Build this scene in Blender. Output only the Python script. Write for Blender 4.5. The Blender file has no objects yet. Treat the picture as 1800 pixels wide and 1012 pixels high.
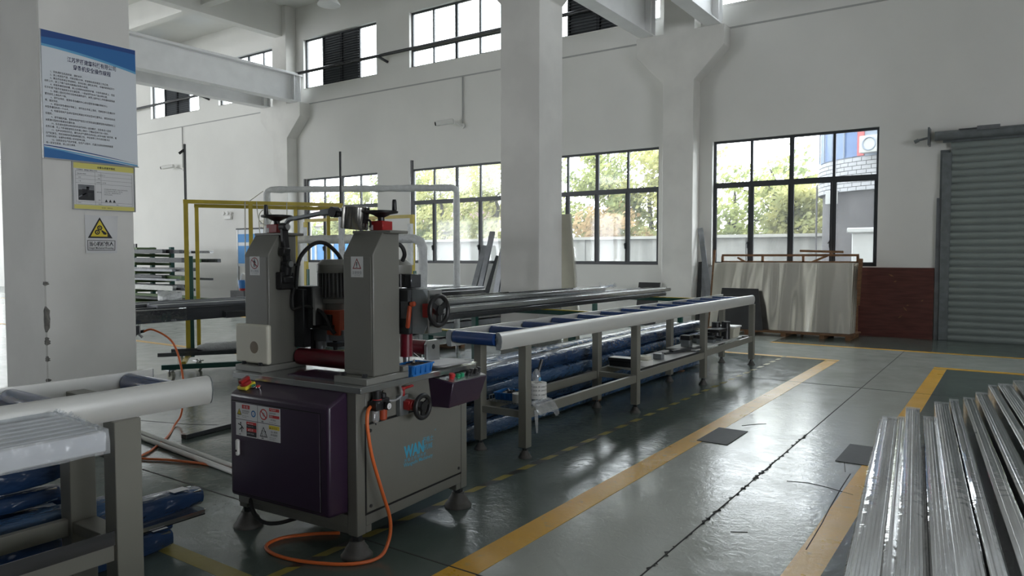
import bpy, bmesh, math, random
from mathutils import Vector, Matrix
random.seed(7)
S = bpy.context.scene
COL = S.collection
PI = math.pi

# ------------------------------------------------------------------ camera, sky, exposure
cam_d = bpy.data.cameras.new('camera'); cam = bpy.data.objects.new('camera', cam_d); COL.objects.link(cam)
cam_d.sensor_width = 36.0; cam_d.lens = 36.0 * 1275 / 1800; cam_d.clip_start = .05; cam_d.clip_end = 300
YAW = math.atan((1785 - 900) / 1275.0); PIT = math.atan((506 - 450) / 1275.0)
cam.location = (0, 0, 1.55); cam.rotation_euler = (PI / 2 - PIT, 0, YAW)
S.camera = cam
S.view_settings.view_transform = 'Standard'; S.view_settings.look = 'None'
S.view_settings.gamma = 1; S.view_settings.use_curve_mapping = False
S.view_settings.exposure = 0.45

SKY = 9.0
w = bpy.data.worlds.new('overcast_sky'); S.world = w; w.use_nodes = True
nt = w.node_tree; nt.nodes.clear()
out = nt.nodes.new('ShaderNodeOutputWorld'); bg = nt.nodes.new('ShaderNodeBackground')
tc = nt.nodes.new('ShaderNodeTexCoord'); sp = nt.nodes.new('ShaderNodeSeparateXYZ')
rp = nt.nodes.new('ShaderNodeValToRGB')
nt.links.new(tc.outputs['Generated'], sp.inputs[0]); nt.links.new(sp.outputs['Z'], rp.inputs[0])
rp.color_ramp.elements[0].position = 0.0; rp.color_ramp.elements[0].color = (.90, .93, .97, 1)
rp.color_ramp.elements[1].position = 0.8; rp.color_ramp.elements[1].color = (.84, .92, 1.0, 1)
nt.links.new(rp.outputs[0], bg.inputs[0]); bg.inputs[1].default_value = SKY
nt.links.new(bg.outputs[0], out.inputs[0])

def portal(x, y, z, sx, sz, rot):
    d = bpy.data.lights.new('window_daylight', 'AREA'); d.shape = 'RECTANGLE'; d.size = sx; d.size_y = sz
    d.cycles.is_portal = True
    o = bpy.data.objects.new('window_daylight', d); COL.objects.link(o); o.location = (x, y, z); o.rotation_euler = rot

# ------------------------------------------------------------------ materials
def N(nt, t, **k):
    n = nt.nodes.new(t)
    for a, b in k.items(): setattr(n, a, b)
    return n
def mat(name, col, rough=.5, metal=0., var=0., vscale=4., bump=0., bscale=20., bdet=3, coat=0., spec=.5, stretch=None, rvar=0., emit=None, col2=None, dist=.01):
    m = bpy.data.materials.new(name); m.use_nodes = True
    t = m.node_tree; b = t.nodes['Principled BSDF']
    c = (col[0], col[1], col[2], 1)
    b.inputs['Base Color'].default_value = c; b.inputs['Roughness'].default_value = rough
    b.inputs['Metallic'].default_value = metal; b.inputs['Specular IOR Level'].default_value = spec
    if coat: b.inputs['Coat Weight'].default_value = coat; b.inputs['Coat Roughness'].default_value = .08
    if var or bump or rvar:
        tc = N(t, 'ShaderNodeTexCoord'); mp = N(t, 'ShaderNodeMapping')
        t.links.new(tc.outputs['Object'], mp.inputs[0])
        if stretch: mp.inputs['Scale'].default_value = stretch
        def noise(sc, det=4):
            n = N(t, 'ShaderNodeTexNoise'); n.inputs['Scale'].default_value = sc; n.inputs['Detail'].default_value = det
            t.links.new(mp.outputs[0], n.inputs[0]); return n
        if var:
            n = noise(vscale, 5); r = N(t, 'ShaderNodeValToRGB')
            d = col2 or [max(0, x * (1 - var)) for x in col]
            r.color_ramp.elements[0].position = .38; r.color_ramp.elements[0].color = (d[0], d[1], d[2], 1)
            r.color_ramp.elements[1].position = .62; r.color_ramp.elements[1].color = c
            t.links.new(n.outputs[0], r.inputs[0]); t.links.new(r.outputs[0], b.inputs['Base Color'])
        if rvar:
            n = noise(vscale * 1.7); mr = N(t, 'ShaderNodeMapRange')
            mr.inputs[1].default_value = .3; mr.inputs[2].default_value = .7
            mr.inputs[3].default_value = max(0, rough - rvar); mr.inputs[4].default_value = min(1, rough + rvar)
            t.links.new(n.outputs[0], mr.inputs[0]); t.links.new(mr.outputs[0], b.inputs['Roughness'])
        if bump:
            n = noise(bscale, bdet); bp = N(t, 'ShaderNodeBump'); bp.inputs['Strength'].default_value = bump; bp.inputs['Distance'].default_value = dist
            t.links.new(n.outputs[0], bp.inputs['Height']); t.links.new(bp.outputs[0], b.inputs['Normal'])
    return m
def film(name, tint=(1, 1, 1), haze=.12, gloss=.12, rough=.12, bump=.3, bscale=25, dist=.01):
    m = bpy.data.materials.new(name); m.use_nodes = True; t = m.node_tree; t.nodes.clear()
    o = N(t, 'ShaderNodeOutputMaterial'); tr = N(t, 'ShaderNodeBsdfTransparent'); tr.inputs[0].default_value = (*tint, 1)
    df = N(t, 'ShaderNodeBsdfDiffuse'); df.inputs[0].default_value = (.8, .82, .85, 1)
    gl = N(t, 'ShaderNodeBsdfGlossy'); gl.inputs['Roughness'].default_value = rough
    m1 = N(t, 'ShaderNodeMixShader'); m2 = N(t, 'ShaderNodeMixShader')
    m1.inputs[0].default_value = haze; m2.inputs[0].default_value = gloss
    t.links.new(tr.outputs[0], m1.inputs[1]); t.links.new(df.outputs[0], m1.inputs[2])
    t.links.new(m1.outputs[0], m2.inputs[1]); t.links.new(gl.outputs[0], m2.inputs[2]); t.links.new(m2.outputs[0], o.inputs[0])
    if bump:
        tc = N(t, 'ShaderNodeTexCoord'); n = N(t, 'ShaderNodeTexNoise'); n.inputs['Scale'].default_value = bscale
        t.links.new(tc.outputs['Object'], n.inputs[0]); bp = N(t, 'ShaderNodeBump'); bp.inputs['Strength'].default_value = bump; bp.inputs['Distance'].default_value = dist
        t.links.new(n.outputs[0], bp.inputs['Height']); t.links.new(bp.outputs[0], gl.inputs['Normal']); t.links.new(bp.outputs[0], df.inputs['Normal'])
    return m

M = {}
M['wall'] = mat('wall_paint', (.80, .79, .755), .75, var=.05, vscale=.6, bump=.05, bscale=30)
M['pillar'] = mat('pillar_paint', (.80, .785, .745), .6, var=.10, vscale=1.3, bump=.04, bscale=18)
M['chip'] = mat('chipped_concrete', (.22, .21, .19), .9, var=.4, vscale=40, bump=.6, bscale=60)
M['ceiling'] = mat('ceiling_paint', (.82, .81, .775), .8, var=.05, vscale=.8)
M['steelwhite'] = mat('white_steel', (.88, .88, .88), .45, var=.06, vscale=2)
M['frame'] = mat('dark_window_frame', (.035, .04, .045), .4)
M['louver'] = mat('louver_grey', (.11, .12, .13), .5)
M['glass'] = film('window_glass', (.97, .98, .97), .15, .03, .05, .0)
M['grey'] = mat('machine_grey', (.175, .173, .153), .42, var=.05, vscale=3, bump=.05, bscale=60, coat=.15)
M['greyd'] = mat('machine_grey_block', (.25, .25, .23), .35, var=.08, vscale=6, metal=.2)
M['plate'] = mat('ground_steel', (.42, .43, .43), .25, metal=.85)
M['purple'] = mat('purple_paint', (.026, .010, .032), .40, coat=.2, bump=.03, bscale=90)
M['black'] = mat('black_plastic', (.014, .014, .015), .38)
M['motor'] = mat('motor_casting_grey', (.085, .085, .085), .5)
M['rubber'] = mat('black_rubber', (.02, .02, .02), .6)
M['dark'] = mat('dark_oily_steel', (.05, .052, .055), .42, metal=.5, var=.3, vscale=12)
M['steel'] = mat('steel', (.55, .56, .57), .3, metal=.95, var=.12, vscale=10)
M['chrome'] = mat('chrome', (.7, .7, .7), .15, metal=1)
M['lampsteel'] = mat('brushed_lamp_steel', (.30, .29, .27), .22, metal=.9)
M['alu'] = mat('anodised_aluminium', (.76, .76, .73), .36, metal=.4, var=.04, vscale=5, stretch=(1, .15, 1))
M['leg'] = mat('beige_grey_paint', (.205, .20, .17), .42, var=.06, vscale=4)
M['blue'] = mat('blue_roller', (.016, .055, .20), .26, coat=.4, var=.15, vscale=8)
M['tray'] = mat('blue_tray_plastic', (.02, .17, .52), .35)
M['red'] = mat('red_paint', (.34, .015, .015), .38, coat=.2)
M['redroll'] = mat('red_roller', (.17, .008, .02), .33, coat=.3, var=.25, vscale=7)
M['orange'] = mat('orange_paint', (.38, .06, .02), .45)
M['hose'] = mat('orange_hose', (.75, .16, .04), .35)
M['white'] = mat('white_plastic', (.78, .77, .74), .4)
M['cream'] = mat('yellowed_plastic', (.62, .60, .50), .45, var=.06, vscale=5)
M['stain'] = mat('brown_stain', (.20, .16, .11), .6)
M['paper'] = mat('paper', (.78, .78, .80), .7)
M['ink'] = mat('black_ink', (.015, .015, .02), .6)
M['navyink'] = mat('navy_ink', (.02, .025, .09), .6)
M['signred'] = mat('sign_red', (.55, .03, .03), .5)
M['signdred'] = mat('sign_dark_red', (.28, .02, .03), .5)
M['yellow'] = mat('sign_yellow', (.78, .62, .05), .45)
M['pyellow'] = mat('pale_yellow', (.72, .66, .18), .5)
M['signblue'] = mat('sign_blue', (.03, .16, .42), .4)
M['skyblue'] = mat('light_sign_blue', (.15, .42, .66), .4)
M['navy'] = mat('deep_sign_blue', (.02, .07, .25), .4)
M['logo'] = mat('logo_cyan', (.05, .36, .55), .45)
M['green'] = mat('button_green', (.02, .30, .14), .35)
M['poster'] = mat('poster_board', (.74, .78, .82), .35, coat=.2)
M['rackyellow'] = mat('rack_yellow', (.55, .42, .03), .42, var=.15, vscale=6)
M['rackgreen'] = mat('rack_dark_green', (.012, .085, .065), .4)
M['olive'] = mat('rack_olive', (.10, .16, .06), .5)
M['foam'] = mat('bubble_wrap_white', (.72, .74, .74), .3, bump=.6, bscale=45, var=.12, vscale=14, dist=.02)
M['darkprof'] = mat('charcoal_profile', (.13, .135, .145), .2, metal=.7, var=.25, vscale=7, stretch=(3, .3, 3))
M['profgrey'] = mat('grey_profile', (.28, .29, .31), .3, metal=.6, var=.2, vscale=5)
M['mill'] = mat('mill_finish_aluminium', (.66, .67, .68), .18, metal=.95, var=.18, vscale=6, stretch=(5, .4, 5), rvar=.05)
M['wrapblue'] = mat('blue_film_wrap', (.022, .055, .135), .26, coat=.5, bump=1., bscale=11, var=.45, vscale=5, dist=.05, stretch=(1, .42, 1))
M['wrapblue2'] = mat('pale_blue_film_wrap', (.045, .10, .20), .24, coat=.5, bump=1., bscale=14, var=.4, vscale=6, dist=.05, stretch=(1, .5, 1))
M['labelw'] = mat('white_paper_label', (.7, .7, .7), .5)
M['clear'] = film('clear_film', (1, 1, 1), .02, .28, .04, .18, 14)
M['milky'] = film('milky_film', (.96, .98, 1), .28, .12, .16, .4, 16, .012)
M['bowl'] = film('clear_bowl', (.9, .9, .9), .25, .15, .1, 0)
M['sheet'] = mat('aluminium_sheet', (.86, .83, .76), .16, metal=.9, bump=.8, bscale=1.5, bdet=1, stretch=(1.6, 1, .05), dist=.12)
M['darkpanel'] = mat('charcoal_panel', (.022, .023, .025), .4, var=.3, vscale=5)
M['wood'] = mat('raw_timber', (.24, .12, .055), .65, var=.35, vscale=6, stretch=(1, 1, 6))
M['brownboard'] = mat('brown_plywood', (.12, .038, .03), .42, var=.35, vscale=2.5, stretch=(1, 1, 8))
M['door'] = mat('roller_door_green_grey', (.25, .285, .27), .38, var=.06, vscale=3)
M['doorsteel'] = mat('door_track_steel', (.22, .24, .25), .4, metal=.4, var=.2, vscale=8)
M['cart'] = mat('pale_panel', (.55, .55, .53), .5)
M['cavity'] = mat('dark_opening', (.01, .01, .01), .9)
M['foot'] = mat('foot_rubber', (.085, .08, .072), .55, var=.15, vscale=15)
M['conc'] = mat('fence_concrete', (.26, .255, .235), .9, var=.35, vscale=1.2, stretch=(2.5, 1, .35))
M['conccap'] = mat('fence_cap', (.32, .31, .28), .9, var=.2, vscale=2)
M['brick'] = mat('white_brick', (.27, .27, .28), .7, var=.1, vscale=5)
M['mortar'] = mat('dark_mortar', (.08, .08, .085), .9)
M['tower'] = mat('grey_render', (.065, .06, .062), .85, var=.25, vscale=1.5)
M['towerblue'] = mat('tower_blue', (.05, .10, .22), .4)
M['towerred'] = mat('tower_red', (.34, .06, .06), .5)
M['towergrey'] = mat('tower_glass_grey', (.17, .20, .25), .3)
M['ground'] = mat('yard_concrete', (.12, .12, .115), .9, var=.2, vscale=.8)
M['bark'] = mat('bark', (.035, .028, .02), .9)
M['truckblue'] = mat('truck_blue', (.02, .15, .36), .4)
M['outwhite'] = mat('outdoor_white', (.34, .34, .33), .6)
M['roofpink'] = mat('far_roof', (.16, .10, .10), .7)
M['blueboard'] = mat('board_blue', (.05, .30, .70), .5)
M['outpanel'] = mat('white_laminate', (.75, .76, .78), .3)
M['mat'] = mat('dark_rubber_mat', (.055, .058, .06), .6, var=.1, vscale=20)
M['screenlens'] = mat('lens_black', (.01, .01, .012), .1)
def leafmat(name, a, b):
    m = bpy.data.materials.new(name); m.use_nodes = True; t = m.node_tree; t.nodes.clear()
    o = N(t, 'ShaderNodeOutputMaterial'); d = N(t, 'ShaderNodeBsdfDiffuse'); tl = N(t, 'ShaderNodeBsdfTranslucent'); mx = N(t, 'ShaderNodeMixShader')
    oi = N(t, 'ShaderNodeTexCoord'); n = N(t, 'ShaderNodeTexNoise'); n.inputs['Scale'].default_value = .9; r = N(t, 'ShaderNodeValToRGB')
    r.color_ramp.elements[0].position = .35; r.color_ramp.elements[0].color = (*a, 1); r.color_ramp.elements[1].position = .65; r.color_ramp.elements[1].color = (*b, 1)
    t.links.new(oi.outputs['Object'], n.inputs[0]); t.links.new(n.outputs[0], r.inputs[0])
    t.links.new(r.outputs[0], d.inputs[0]); t.links.new(r.outputs[0], tl.inputs[0]); mx.inputs[0].default_value = .5
    t.links.new(d.outputs[0], mx.inputs[1]); t.links.new(tl.outputs[0], mx.inputs[2]); t.links.new(mx.outputs[0], o.inputs[0]); return m
M['leafA'] = leafmat('leaves_green', (.17, .21, .10), (.40, .42, .16))
M['leafB'] = leafmat('leaves_yellow_green', (.27, .29, .14), (.48, .46, .20))
M['leafC'] = leafmat('leaves_russet', (.32, .24, .13), (.50, .36, .2))

def floor_mat(name, col, rough, var=.12, wear=None, wearcol=(.36, .36, .33)):
    m = bpy.data.materials.new(name); m.use_nodes = True; t = m.node_tree; b = t.nodes['Principled BSDF']
    tc = N(t, 'ShaderNodeTexCoord')
    def noise(sc, det=5, rough_=.6):
        n = N(t, 'ShaderNodeTexNoise'); n.inputs['Scale'].default_value = sc; n.inputs['Detail'].default_value = det; n.inputs['Roughness'].default_value = rough_
        t.links.new(tc.outputs['Object'], n.inputs[0]); return n
    n1 = noise(.9); r = N(t, 'ShaderNodeValToRGB')
    r.color_ramp.elements[0].position = .3; r.color_ramp.elements[0].color = (*[c * (1 - var) for c in col], 1)
    r.color_ramp.elements[1].position = .7; r.color_ramp.elements[1].color = (*[c * (1 + var * .5) for c in col], 1)
    t.links.new(n1.outputs[0], r.inputs[0]); src = r.outputs[0]
    if wear:
        n2 = noise(7, 8, .7); r2 = N(t, 'ShaderNodeValToRGB')
        r2.color_ramp.elements[0].position = wear; r2.color_ramp.elements[0].color = (0, 0, 0, 1)
        r2.color_ramp.elements[1].position = wear + .12; r2.color_ramp.elements[1].color = (1, 1, 1, 1)
        mx = N(t, 'ShaderNodeMixRGB'); t.links.new(n2.outputs[0], r2.inputs[0]); t.links.new(r2.outputs[0], mx.inputs[0])
        t.links.new(src, mx.inputs[1]); mx.inputs[2].default_value = (*wearcol, 1); src = mx.outputs[0]
    t.links.new(src, b.inputs['Base Color'])
    n3 = noise(3.5, 6, .65); mr = N(t, 'ShaderNodeMapRange'); mr.inputs[1].default_value = .3; mr.inputs[2].default_value = .7
    mr.inputs[3].default_value = rough - .05; mr.inputs[4].default_value = rough + .09
    t.links.new(n3.outputs[0], mr.inputs[0]); t.links.new(mr.outputs[0], b.inputs['Roughness'])
    n4 = noise(16, 4, .6); bp = N(t, 'ShaderNodeBump'); n4.inputs['Distortion'].default_value = 1.2; bp.inputs['Strength'].default_value = .16; bp.inputs['Distance'].default_value = .011
    t.links.new(n4.outputs[0], bp.inputs['Height']); t.links.new(bp.outputs[0], b.inputs['Normal'])
    b.inputs['Specular IOR Level'].default_value = .5
    return m
M['floor'] = floor_mat('pale_grey_epoxy', (.44, .46, .42), .175, .10, wear=.75, wearcol=(.33, .34, .32))
M['floorgreen'] = floor_mat('dark_green_epoxy', (.115, .145, .13), .155, .18, wear=.72, wearcol=(.15, .17, .16))
M['stripe'] = floor_mat('worn_yellow_stripe', (.85, .46, .03), .30, .15, wear=.57, wearcol=(.60, .44, .18))
M['tape'] = floor_mat('yellow_hazard_tape', (.33, .27, .06), .4, .1)
M['tapeblack'] = floor_mat('black_hazard_tape', (.03, .03, .03), .4, .1)
M['joint'] = mat('floor_joint', (.03, .03, .028), .8)

# ------------------------------------------------------------------ mesh helpers
FR = {}
def frame_of(o):
    while o is not None:
        if o.name in FR: return FR[o.name]
        o = o.parent
    return None
class MB:
    def __init__(s): s.v = []; s.f = []; s.mi = []; s.m = 0
    def add(s, vs, fs):
        b = len(s.v); s.v += [Vector(p) for p in vs]
        for f in fs: s.f.append([b + i for i in f]); s.mi.append(s.m)
        return s
    def hexa(s, p):  # 8 points: bottom loop, top loop
        return s.add(p, [(3, 2, 1, 0), (4, 5, 6, 7), (0, 1, 5, 4), (1, 2, 6, 5), (2, 3, 7, 6), (3, 0, 4, 7)])
    def box(s, x0, x1, y0, y1, z0, z1):
        return s.hexa([(x0, y0, z0), (x1, y0, z0), (x1, y1, z0), (x0, y1, z0), (x0, y0, z1), (x1, y0, z1), (x1, y1, z1), (x0, y1, z1)])
    def bar(s, p, q, w, h, up=(0, 0, 1)):
        p = Vector(p); q = Vector(q); d = (q - p).normalized(); u = Vector(up)
        if abs(d.dot(u)) > .98: u = Vector((0, 1, 0))
        r = d.cross(u).normalized(); u = r.cross(d).normalized(); a = r * (w / 2); b = u * (h / 2)
        return s.hexa([p - a - b, p + a - b, q + a - b, q - a - b, p - a + b, p + a + b, q + a + b, q - a + b])
    def cyl(s, p, q, r, n=14, r2=None, cap=True):
        p = Vector(p); q = Vector(q); d = (q - p).normalized(); r2 = r if r2 is None else r2
        u = Vector((0, 0, 1)) if abs(d.z) < .9 else Vector((1, 0, 0))
        a = d.cross(u).normalized(); b = d.cross(a).normalized(); vs = []
        for k in range(n):
            t = 2 * PI * k / n; e = a * math.cos(t) + b * math.sin(t); vs += [p + e * r, q + e * r2]
        fs = [(2 * k, 2 * k + 1, (2 * k + 3) % (2 * n), (2 * k + 2) % (2 * n)) for k in range(n)]
        if cap: fs += [tuple(2 * k for k in range(n)), tuple(2 * k + 1 for k in range(n - 1, -1, -1))]
        return s.add(vs, fs)
    def tube(s, pts, r, n=8, smooth=0, cap=True):
        pts = [Vector(p) for p in pts]
        if smooth: pts = spline(pts, smooth)
        rs = r if isinstance(r, (list, tuple)) else [r] * len(pts)
        if len(rs) != len(pts): rs = [rs[0]] * len(pts)
        a = None; vs = []
        for i, p in enumerate(pts):
            d = (pts[min(i + 1, len(pts) - 1)] - pts[max(i - 1, 0)]).normalized()
            if a is None:
                u = Vector((0, 0, 1)) if abs(d.z) < .9 else Vector((1, 0, 0)); a = d.cross(u).normalized()
            else: a = (a - d * a.dot(d)).normalized()
            b = d.cross(a)
            for k in range(n):
                t = 2 * PI * k / n; vs.append(p + (a * math.cos(t) + b * math.sin(t)) * rs[i])
        fs = []
        for i in range(len(pts) - 1):
            for k in range(n):
                k2 = (k + 1) % n; fs.append((i * n + k, i * n + k2, (i + 1) * n + k2, (i + 1) * n + k))
        if cap: fs += [tuple(range(n - 1, -1, -1)), tuple((len(pts) - 1) * n + k for k in range(n))]
        return s.add(vs, fs)
    def lathe(s, prof, c, axis=(0, 0, 1), n=20):
        d = Vector(axis).normalized(); u = Vector((0, 0, 1)) if abs(d.z) < .9 else Vector((1, 0, 0))
        a = d.cross(u).normalized(); b = d.cross(a).normalized(); c = Vector(c); vs = []
        for (r, z) in prof:
            for k in range(n):
                t = 2 * PI * k / n; vs.append(c + d * z + (a * math.cos(t) + b * math.sin(t)) * max(r, .0004))
        fs = []
        for i in range(len(prof) - 1):
            for k in range(n):
                k2 = (k + 1) % n; fs.append((i * n + k, i * n + k2, (i + 1) * n + k2, (i + 1) * n + k))
        fs += [tuple(range(n - 1, -1, -1)), tuple((len(prof) - 1) * n + k for k in range(n))]
        return s.add(vs, fs)
    def prism(s, poly, ext):
        n = len(poly); e = Vector(ext); vs = [Vector(p) for p in poly] + [Vector(p) + e for p in poly]
        return s.add(vs, [tuple(range(n - 1, -1, -1)), tuple(range(n, 2 * n))] + [(k, (k + 1) % n, n + (k + 1) % n, n + k) for k in range(n)])
    def torus(s, c, axis, R, r, n=24, k=8):
        d = Vector(axis).normalized(); u = Vector((0, 0, 1)) if abs(d.z) < .9 else Vector((1, 0, 0)); a = d.cross(u).normalized(); b = d.cross(a).normalized(); c = Vector(c)
        vs = []
        for i in range(n):
            t = 2 * PI * i / n; e = a * math.cos(t) + b * math.sin(t)
            for j in range(k):
                p = 2 * PI * j / k; vs.append(c + e * (R + r * math.cos(p)) + d * (r * math.sin(p)))
        return s.add(vs, [(i * k + j, ((i + 1) % n) * k + j, ((i + 1) % n) * k + (j + 1) % k, i * k + (j + 1) % k) for i in range(n) for j in range(k)])
    def poly(s, pts): return s.add(pts, [tuple(range(len(pts)))])
    def text(s, body, o, xd, yd, size, align='L', sx=1.0, bold=0.0):
        vs, fs, wdt = glyphs(body, bold); xd = Vector(xd).normalized(); yd = Vector(yd).normalized(); o = Vector(o)
        off = 0 if align == 'L' else -wdt / 2
        return s.add([o + xd * ((x + off) * size * sx) + yd * (y * size) for x, y in vs], fs)
    def build(s, name, mats, parent=None, bevel=0, seg=1, smooth=.6, kind=None):
        F = frame_of(parent)
        vs = [tuple(F @ p) for p in s.v] if F else [tuple(p) for p in s.v]
        me = bpy.data.meshes.new(name); me.from_pydata(vs, [], s.f)
        ml = mats if isinstance(mats, (list, tuple)) else [mats]
        for q in ml: me.materials.append(M[q])
        if len(ml) > 1: me.polygons.foreach_set('material_index', s.mi)
        if smooth:
            me.polygons.foreach_set('use_smooth', [True] * len(me.polygons)); me.set_sharp_from_angle(angle=smooth)
        me.update()
        o = bpy.data.objects.new(name, me); COL.objects.link(o)
        if parent: o.parent = parent
        if bevel:
            b = o.modifiers.new('b', 'BEVEL'); b.width = bevel; b.segments = seg; b.limit_method = 'ANGLE'; b.angle_limit = .6; b.use_clamp_overlap = True
        if kind: o['kind'] = kind
        return o
def spline(P, n):
    out = []
    for i in range(len(P) - 1):
        p0 = P[max(i - 1, 0)]; p1 = P[i]; p2 = P[i + 1]; p3 = P[min(i + 2, len(P) - 1)]
        for k in range(n):
            t = k / n
            out.append(.5 * ((2 * p1) + (p2 - p0) * t + (2 * p0 - 5 * p1 + 4 * p2 - p3) * t * t + (3 * p1 - p0 - 3 * p2 + p3) * t ** 3))
    out.append(P[-1]); return out
GC = {}
def glyphs(body, bold=0.0):
    if (body, bold) in GC: return GC[(body, bold)]
    c = bpy.data.curves.new('lettering', 'FONT'); c.body = body; c.resolution_u = 1; c.size = 1; c.offset = bold
    o = bpy.data.objects.new('lettering', c); COL.objects.link(o)
    dg = bpy.context.evaluated_depsgraph_get(); dg.update()
    me = bpy.data.meshes.new_from_object(o.evaluated_get(dg))
    vs = [(v.co.x, v.co.y) for v in me.vertices]; fs = [tuple(p.vertices) for p in me.polygons]
    wd = max([x for x, y in vs] or [0])
    bpy.data.objects.remove(o); bpy.data.curves.remove(c); bpy.data.meshes.remove(me)
    GC[(body, bold)] = (vs, fs, wd); return GC[(body, bold)]

def tag(o, label, cat, group=None):
    o['label'] = label; o['category'] = cat
    if group: o['group'] = group
    return o
def thing(name, label, cat, loc=(0, 0, 0), rz=0., group=None, local=False):
    o = bpy.data.objects.new(name, None); COL.objects.link(o); o.empty_display_size = .1
    o.location = loc; o.rotation_euler = (0, 0, rz)
    FR[o.name] = None if local else (Matrix.Translation(Vector(loc)) @ Matrix.Rotation(rz, 4, 'Z')).inverted()
    return tag(o, label, cat, group)
def single(mb, name, mats, label, cat, loc=None, group=None, **k):
    """a thing that is one mesh; its origin is put at loc"""
    loc = Vector(loc) if loc is not None else Vector((sum(p.x for p in mb.v) / len(mb.v), sum(p.y for p in mb.v) / len(mb.v), min(p.z for p in mb.v)))
    mb.v = [p - loc for p in mb.v]; o = mb.build(name, mats, None, **k); o.location = loc
    return tag(o, label, cat, group)
def copy_tree(o, parent=None, loc=None, rz=None, label=None):
    c = o.copy(); COL.objects.link(c)
    if parent: c.parent = parent
    if loc is not None: c.location = loc
    if rz is not None: c.rotation_euler = (0, 0, rz)
    if label: c['label'] = label
    for ch in list(o.children): copy_tree(ch, c)
    return c
def struct(mb, name, mats, parent=None, **k):
    o = mb.build(name, mats, parent, **k)
    if not parent: o['kind'] = 'structure'
    return o
def structure(name, loc=(0, 0, 0)):
    o = bpy.data.objects.new(name, None); COL.objects.link(o); o.location = loc; o['kind'] = 'structure'
    FR[o.name] = Matrix.Translation(Vector(loc)).inverted(); return o

# ================================================================== THE SETTING
WY = 15.6          # inner face of the window wall
WT = .24
LOW = (1.35, 4.05); UPP = (6.93, 8.50); WW = 3.28
BAYS = [(-46.2, 1, 0), (-41.7, 1, 0), (-37.2, 1, 0), (-32.6, 0, 0), (-28.15, 0, 1), (-23.65, 0, 0), (-19.0, 1, 1), (-14.4, 1, 0), (-10.03, 1, 1), (-5.5, 1, 0)]

floor = struct(MB().box(-50, 12, -14, WY + WT, -.2, 0), 'floor', 'floor')
def paint(name, x0, x1, y0, y1, z, m, skew=0.):
    MB().hexa([(x0 + skew, y0, -.01), (x1 + skew, y0, -.01), (x1, y1, -.01), (x0, y1, -.01), (x0 + skew, y0, z), (x1 + skew, y0, z), (x1, y1, z), (x0, y1, z)]).build(name, m, floor)
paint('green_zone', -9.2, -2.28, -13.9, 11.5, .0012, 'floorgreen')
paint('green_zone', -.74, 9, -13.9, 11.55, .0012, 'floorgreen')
paint('green_zone', -3.6, 11.9, 13.45, WY, .0012, 'floorgreen')
paint('green_zone', -48, -9.6, 12.9, WY, .0012, 'floorgreen')
paint('yellow_stripe', -2.29, -2.12, -8, 11.45, .002, 'stripe')
paint('yellow_stripe', -.90, -.74, -8, 11.45, .002, 'stripe')
paint('yellow_stripe', -.90, 9, 11.5, 11.66, .002, 'stripe')
paint('yellow_stripe', -6, -2.12, 11.5, 11.63, .002, 'stripe')
paint('yellow_stripe', -3.6, 11.9, 13.33, 13.45, .002, 'stripe')
paint('yellow_stripe', -48, -9.3, 6.9, 7.02, .002, 'stripe')
paint('yellow_stripe', -48, -9.3, 11.2, 11.34, .002, 'stripe')
paint('yellow_stripe', -4.2, -2.9, 2.02, 2.12, .002, 'tape')
# striped hazard tape along the conveyor: yellow with slanting black gaps
tp = MB()
for k in range(66):
    y = 1.5 + k * .155
    tp.m = k % 2 and k < 30
    if k % 2 and k >= 30: continue
    x0, x1 = -2.945 + (y - 3) * .002, -2.89 + (y - 3) * .002
    tp.add([(x0, y, .0022), (x1, y + .05, .0022), (x1, y + .205, .0022), (x0, y + .155, .0022)], [(0, 1, 2, 3)])
tp.build('hazard_tape', ['tape', 'tapeblack'], floor)
jt = MB()
jt.box(-1.460, -1.453, -8, 13.3, -.01, .0026)
jt.box(-9, 12, 2.745, 2.755, -.01, .0026); jt.box(-9, 12, 9.296, 9.304, -.01, .0026); jt.box(-9, 12, -3.8, -3.79, -.01, .0026)
random.seed(3)
for k in range(70):        # spalled edge of the joint
    y = 3.2 + random.random() * 3.4; a = random.uniform(.006, .02); l = random.uniform(.02, .09); s = random.choice((-1, 1))
    jt.poly([(-1.456 + s * .004, y, .0028), (-1.456 + s * (.004 + a), y + l * .5, .0028), (-1.456 + s * .004, y + l, .0028)])
def crack(pts, wd):
    for a, b in zip(pts, pts[1:]): jt.bar((*a, .0015), (*b, .0015), wd, .003)
crack([(-.93, 5.57), (-.922, 5.2), (-.905, 4.77), (-.885, 4.4), (-.872, 3.98)], .005)
crack([(-1.26, 5.14), (-1.13, 5.18), (-1.02, 5.16), (-.83, 5.08)], .003)
crack([(-2.02, 6.6), (-1.92, 6.75), (-1.86, 6.8)], .008); crack([(-1.02, 5.85), (-.97, 5.6)], .004)
crack([(-7.3, 3.4), (-6.2, 3.75), (-5.5, 4.2)], .006); crack([(-1.28, 4.0), (-1.2, 4.05)], .004)
jt.build('floor_joint', 'joint', floor)

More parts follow.
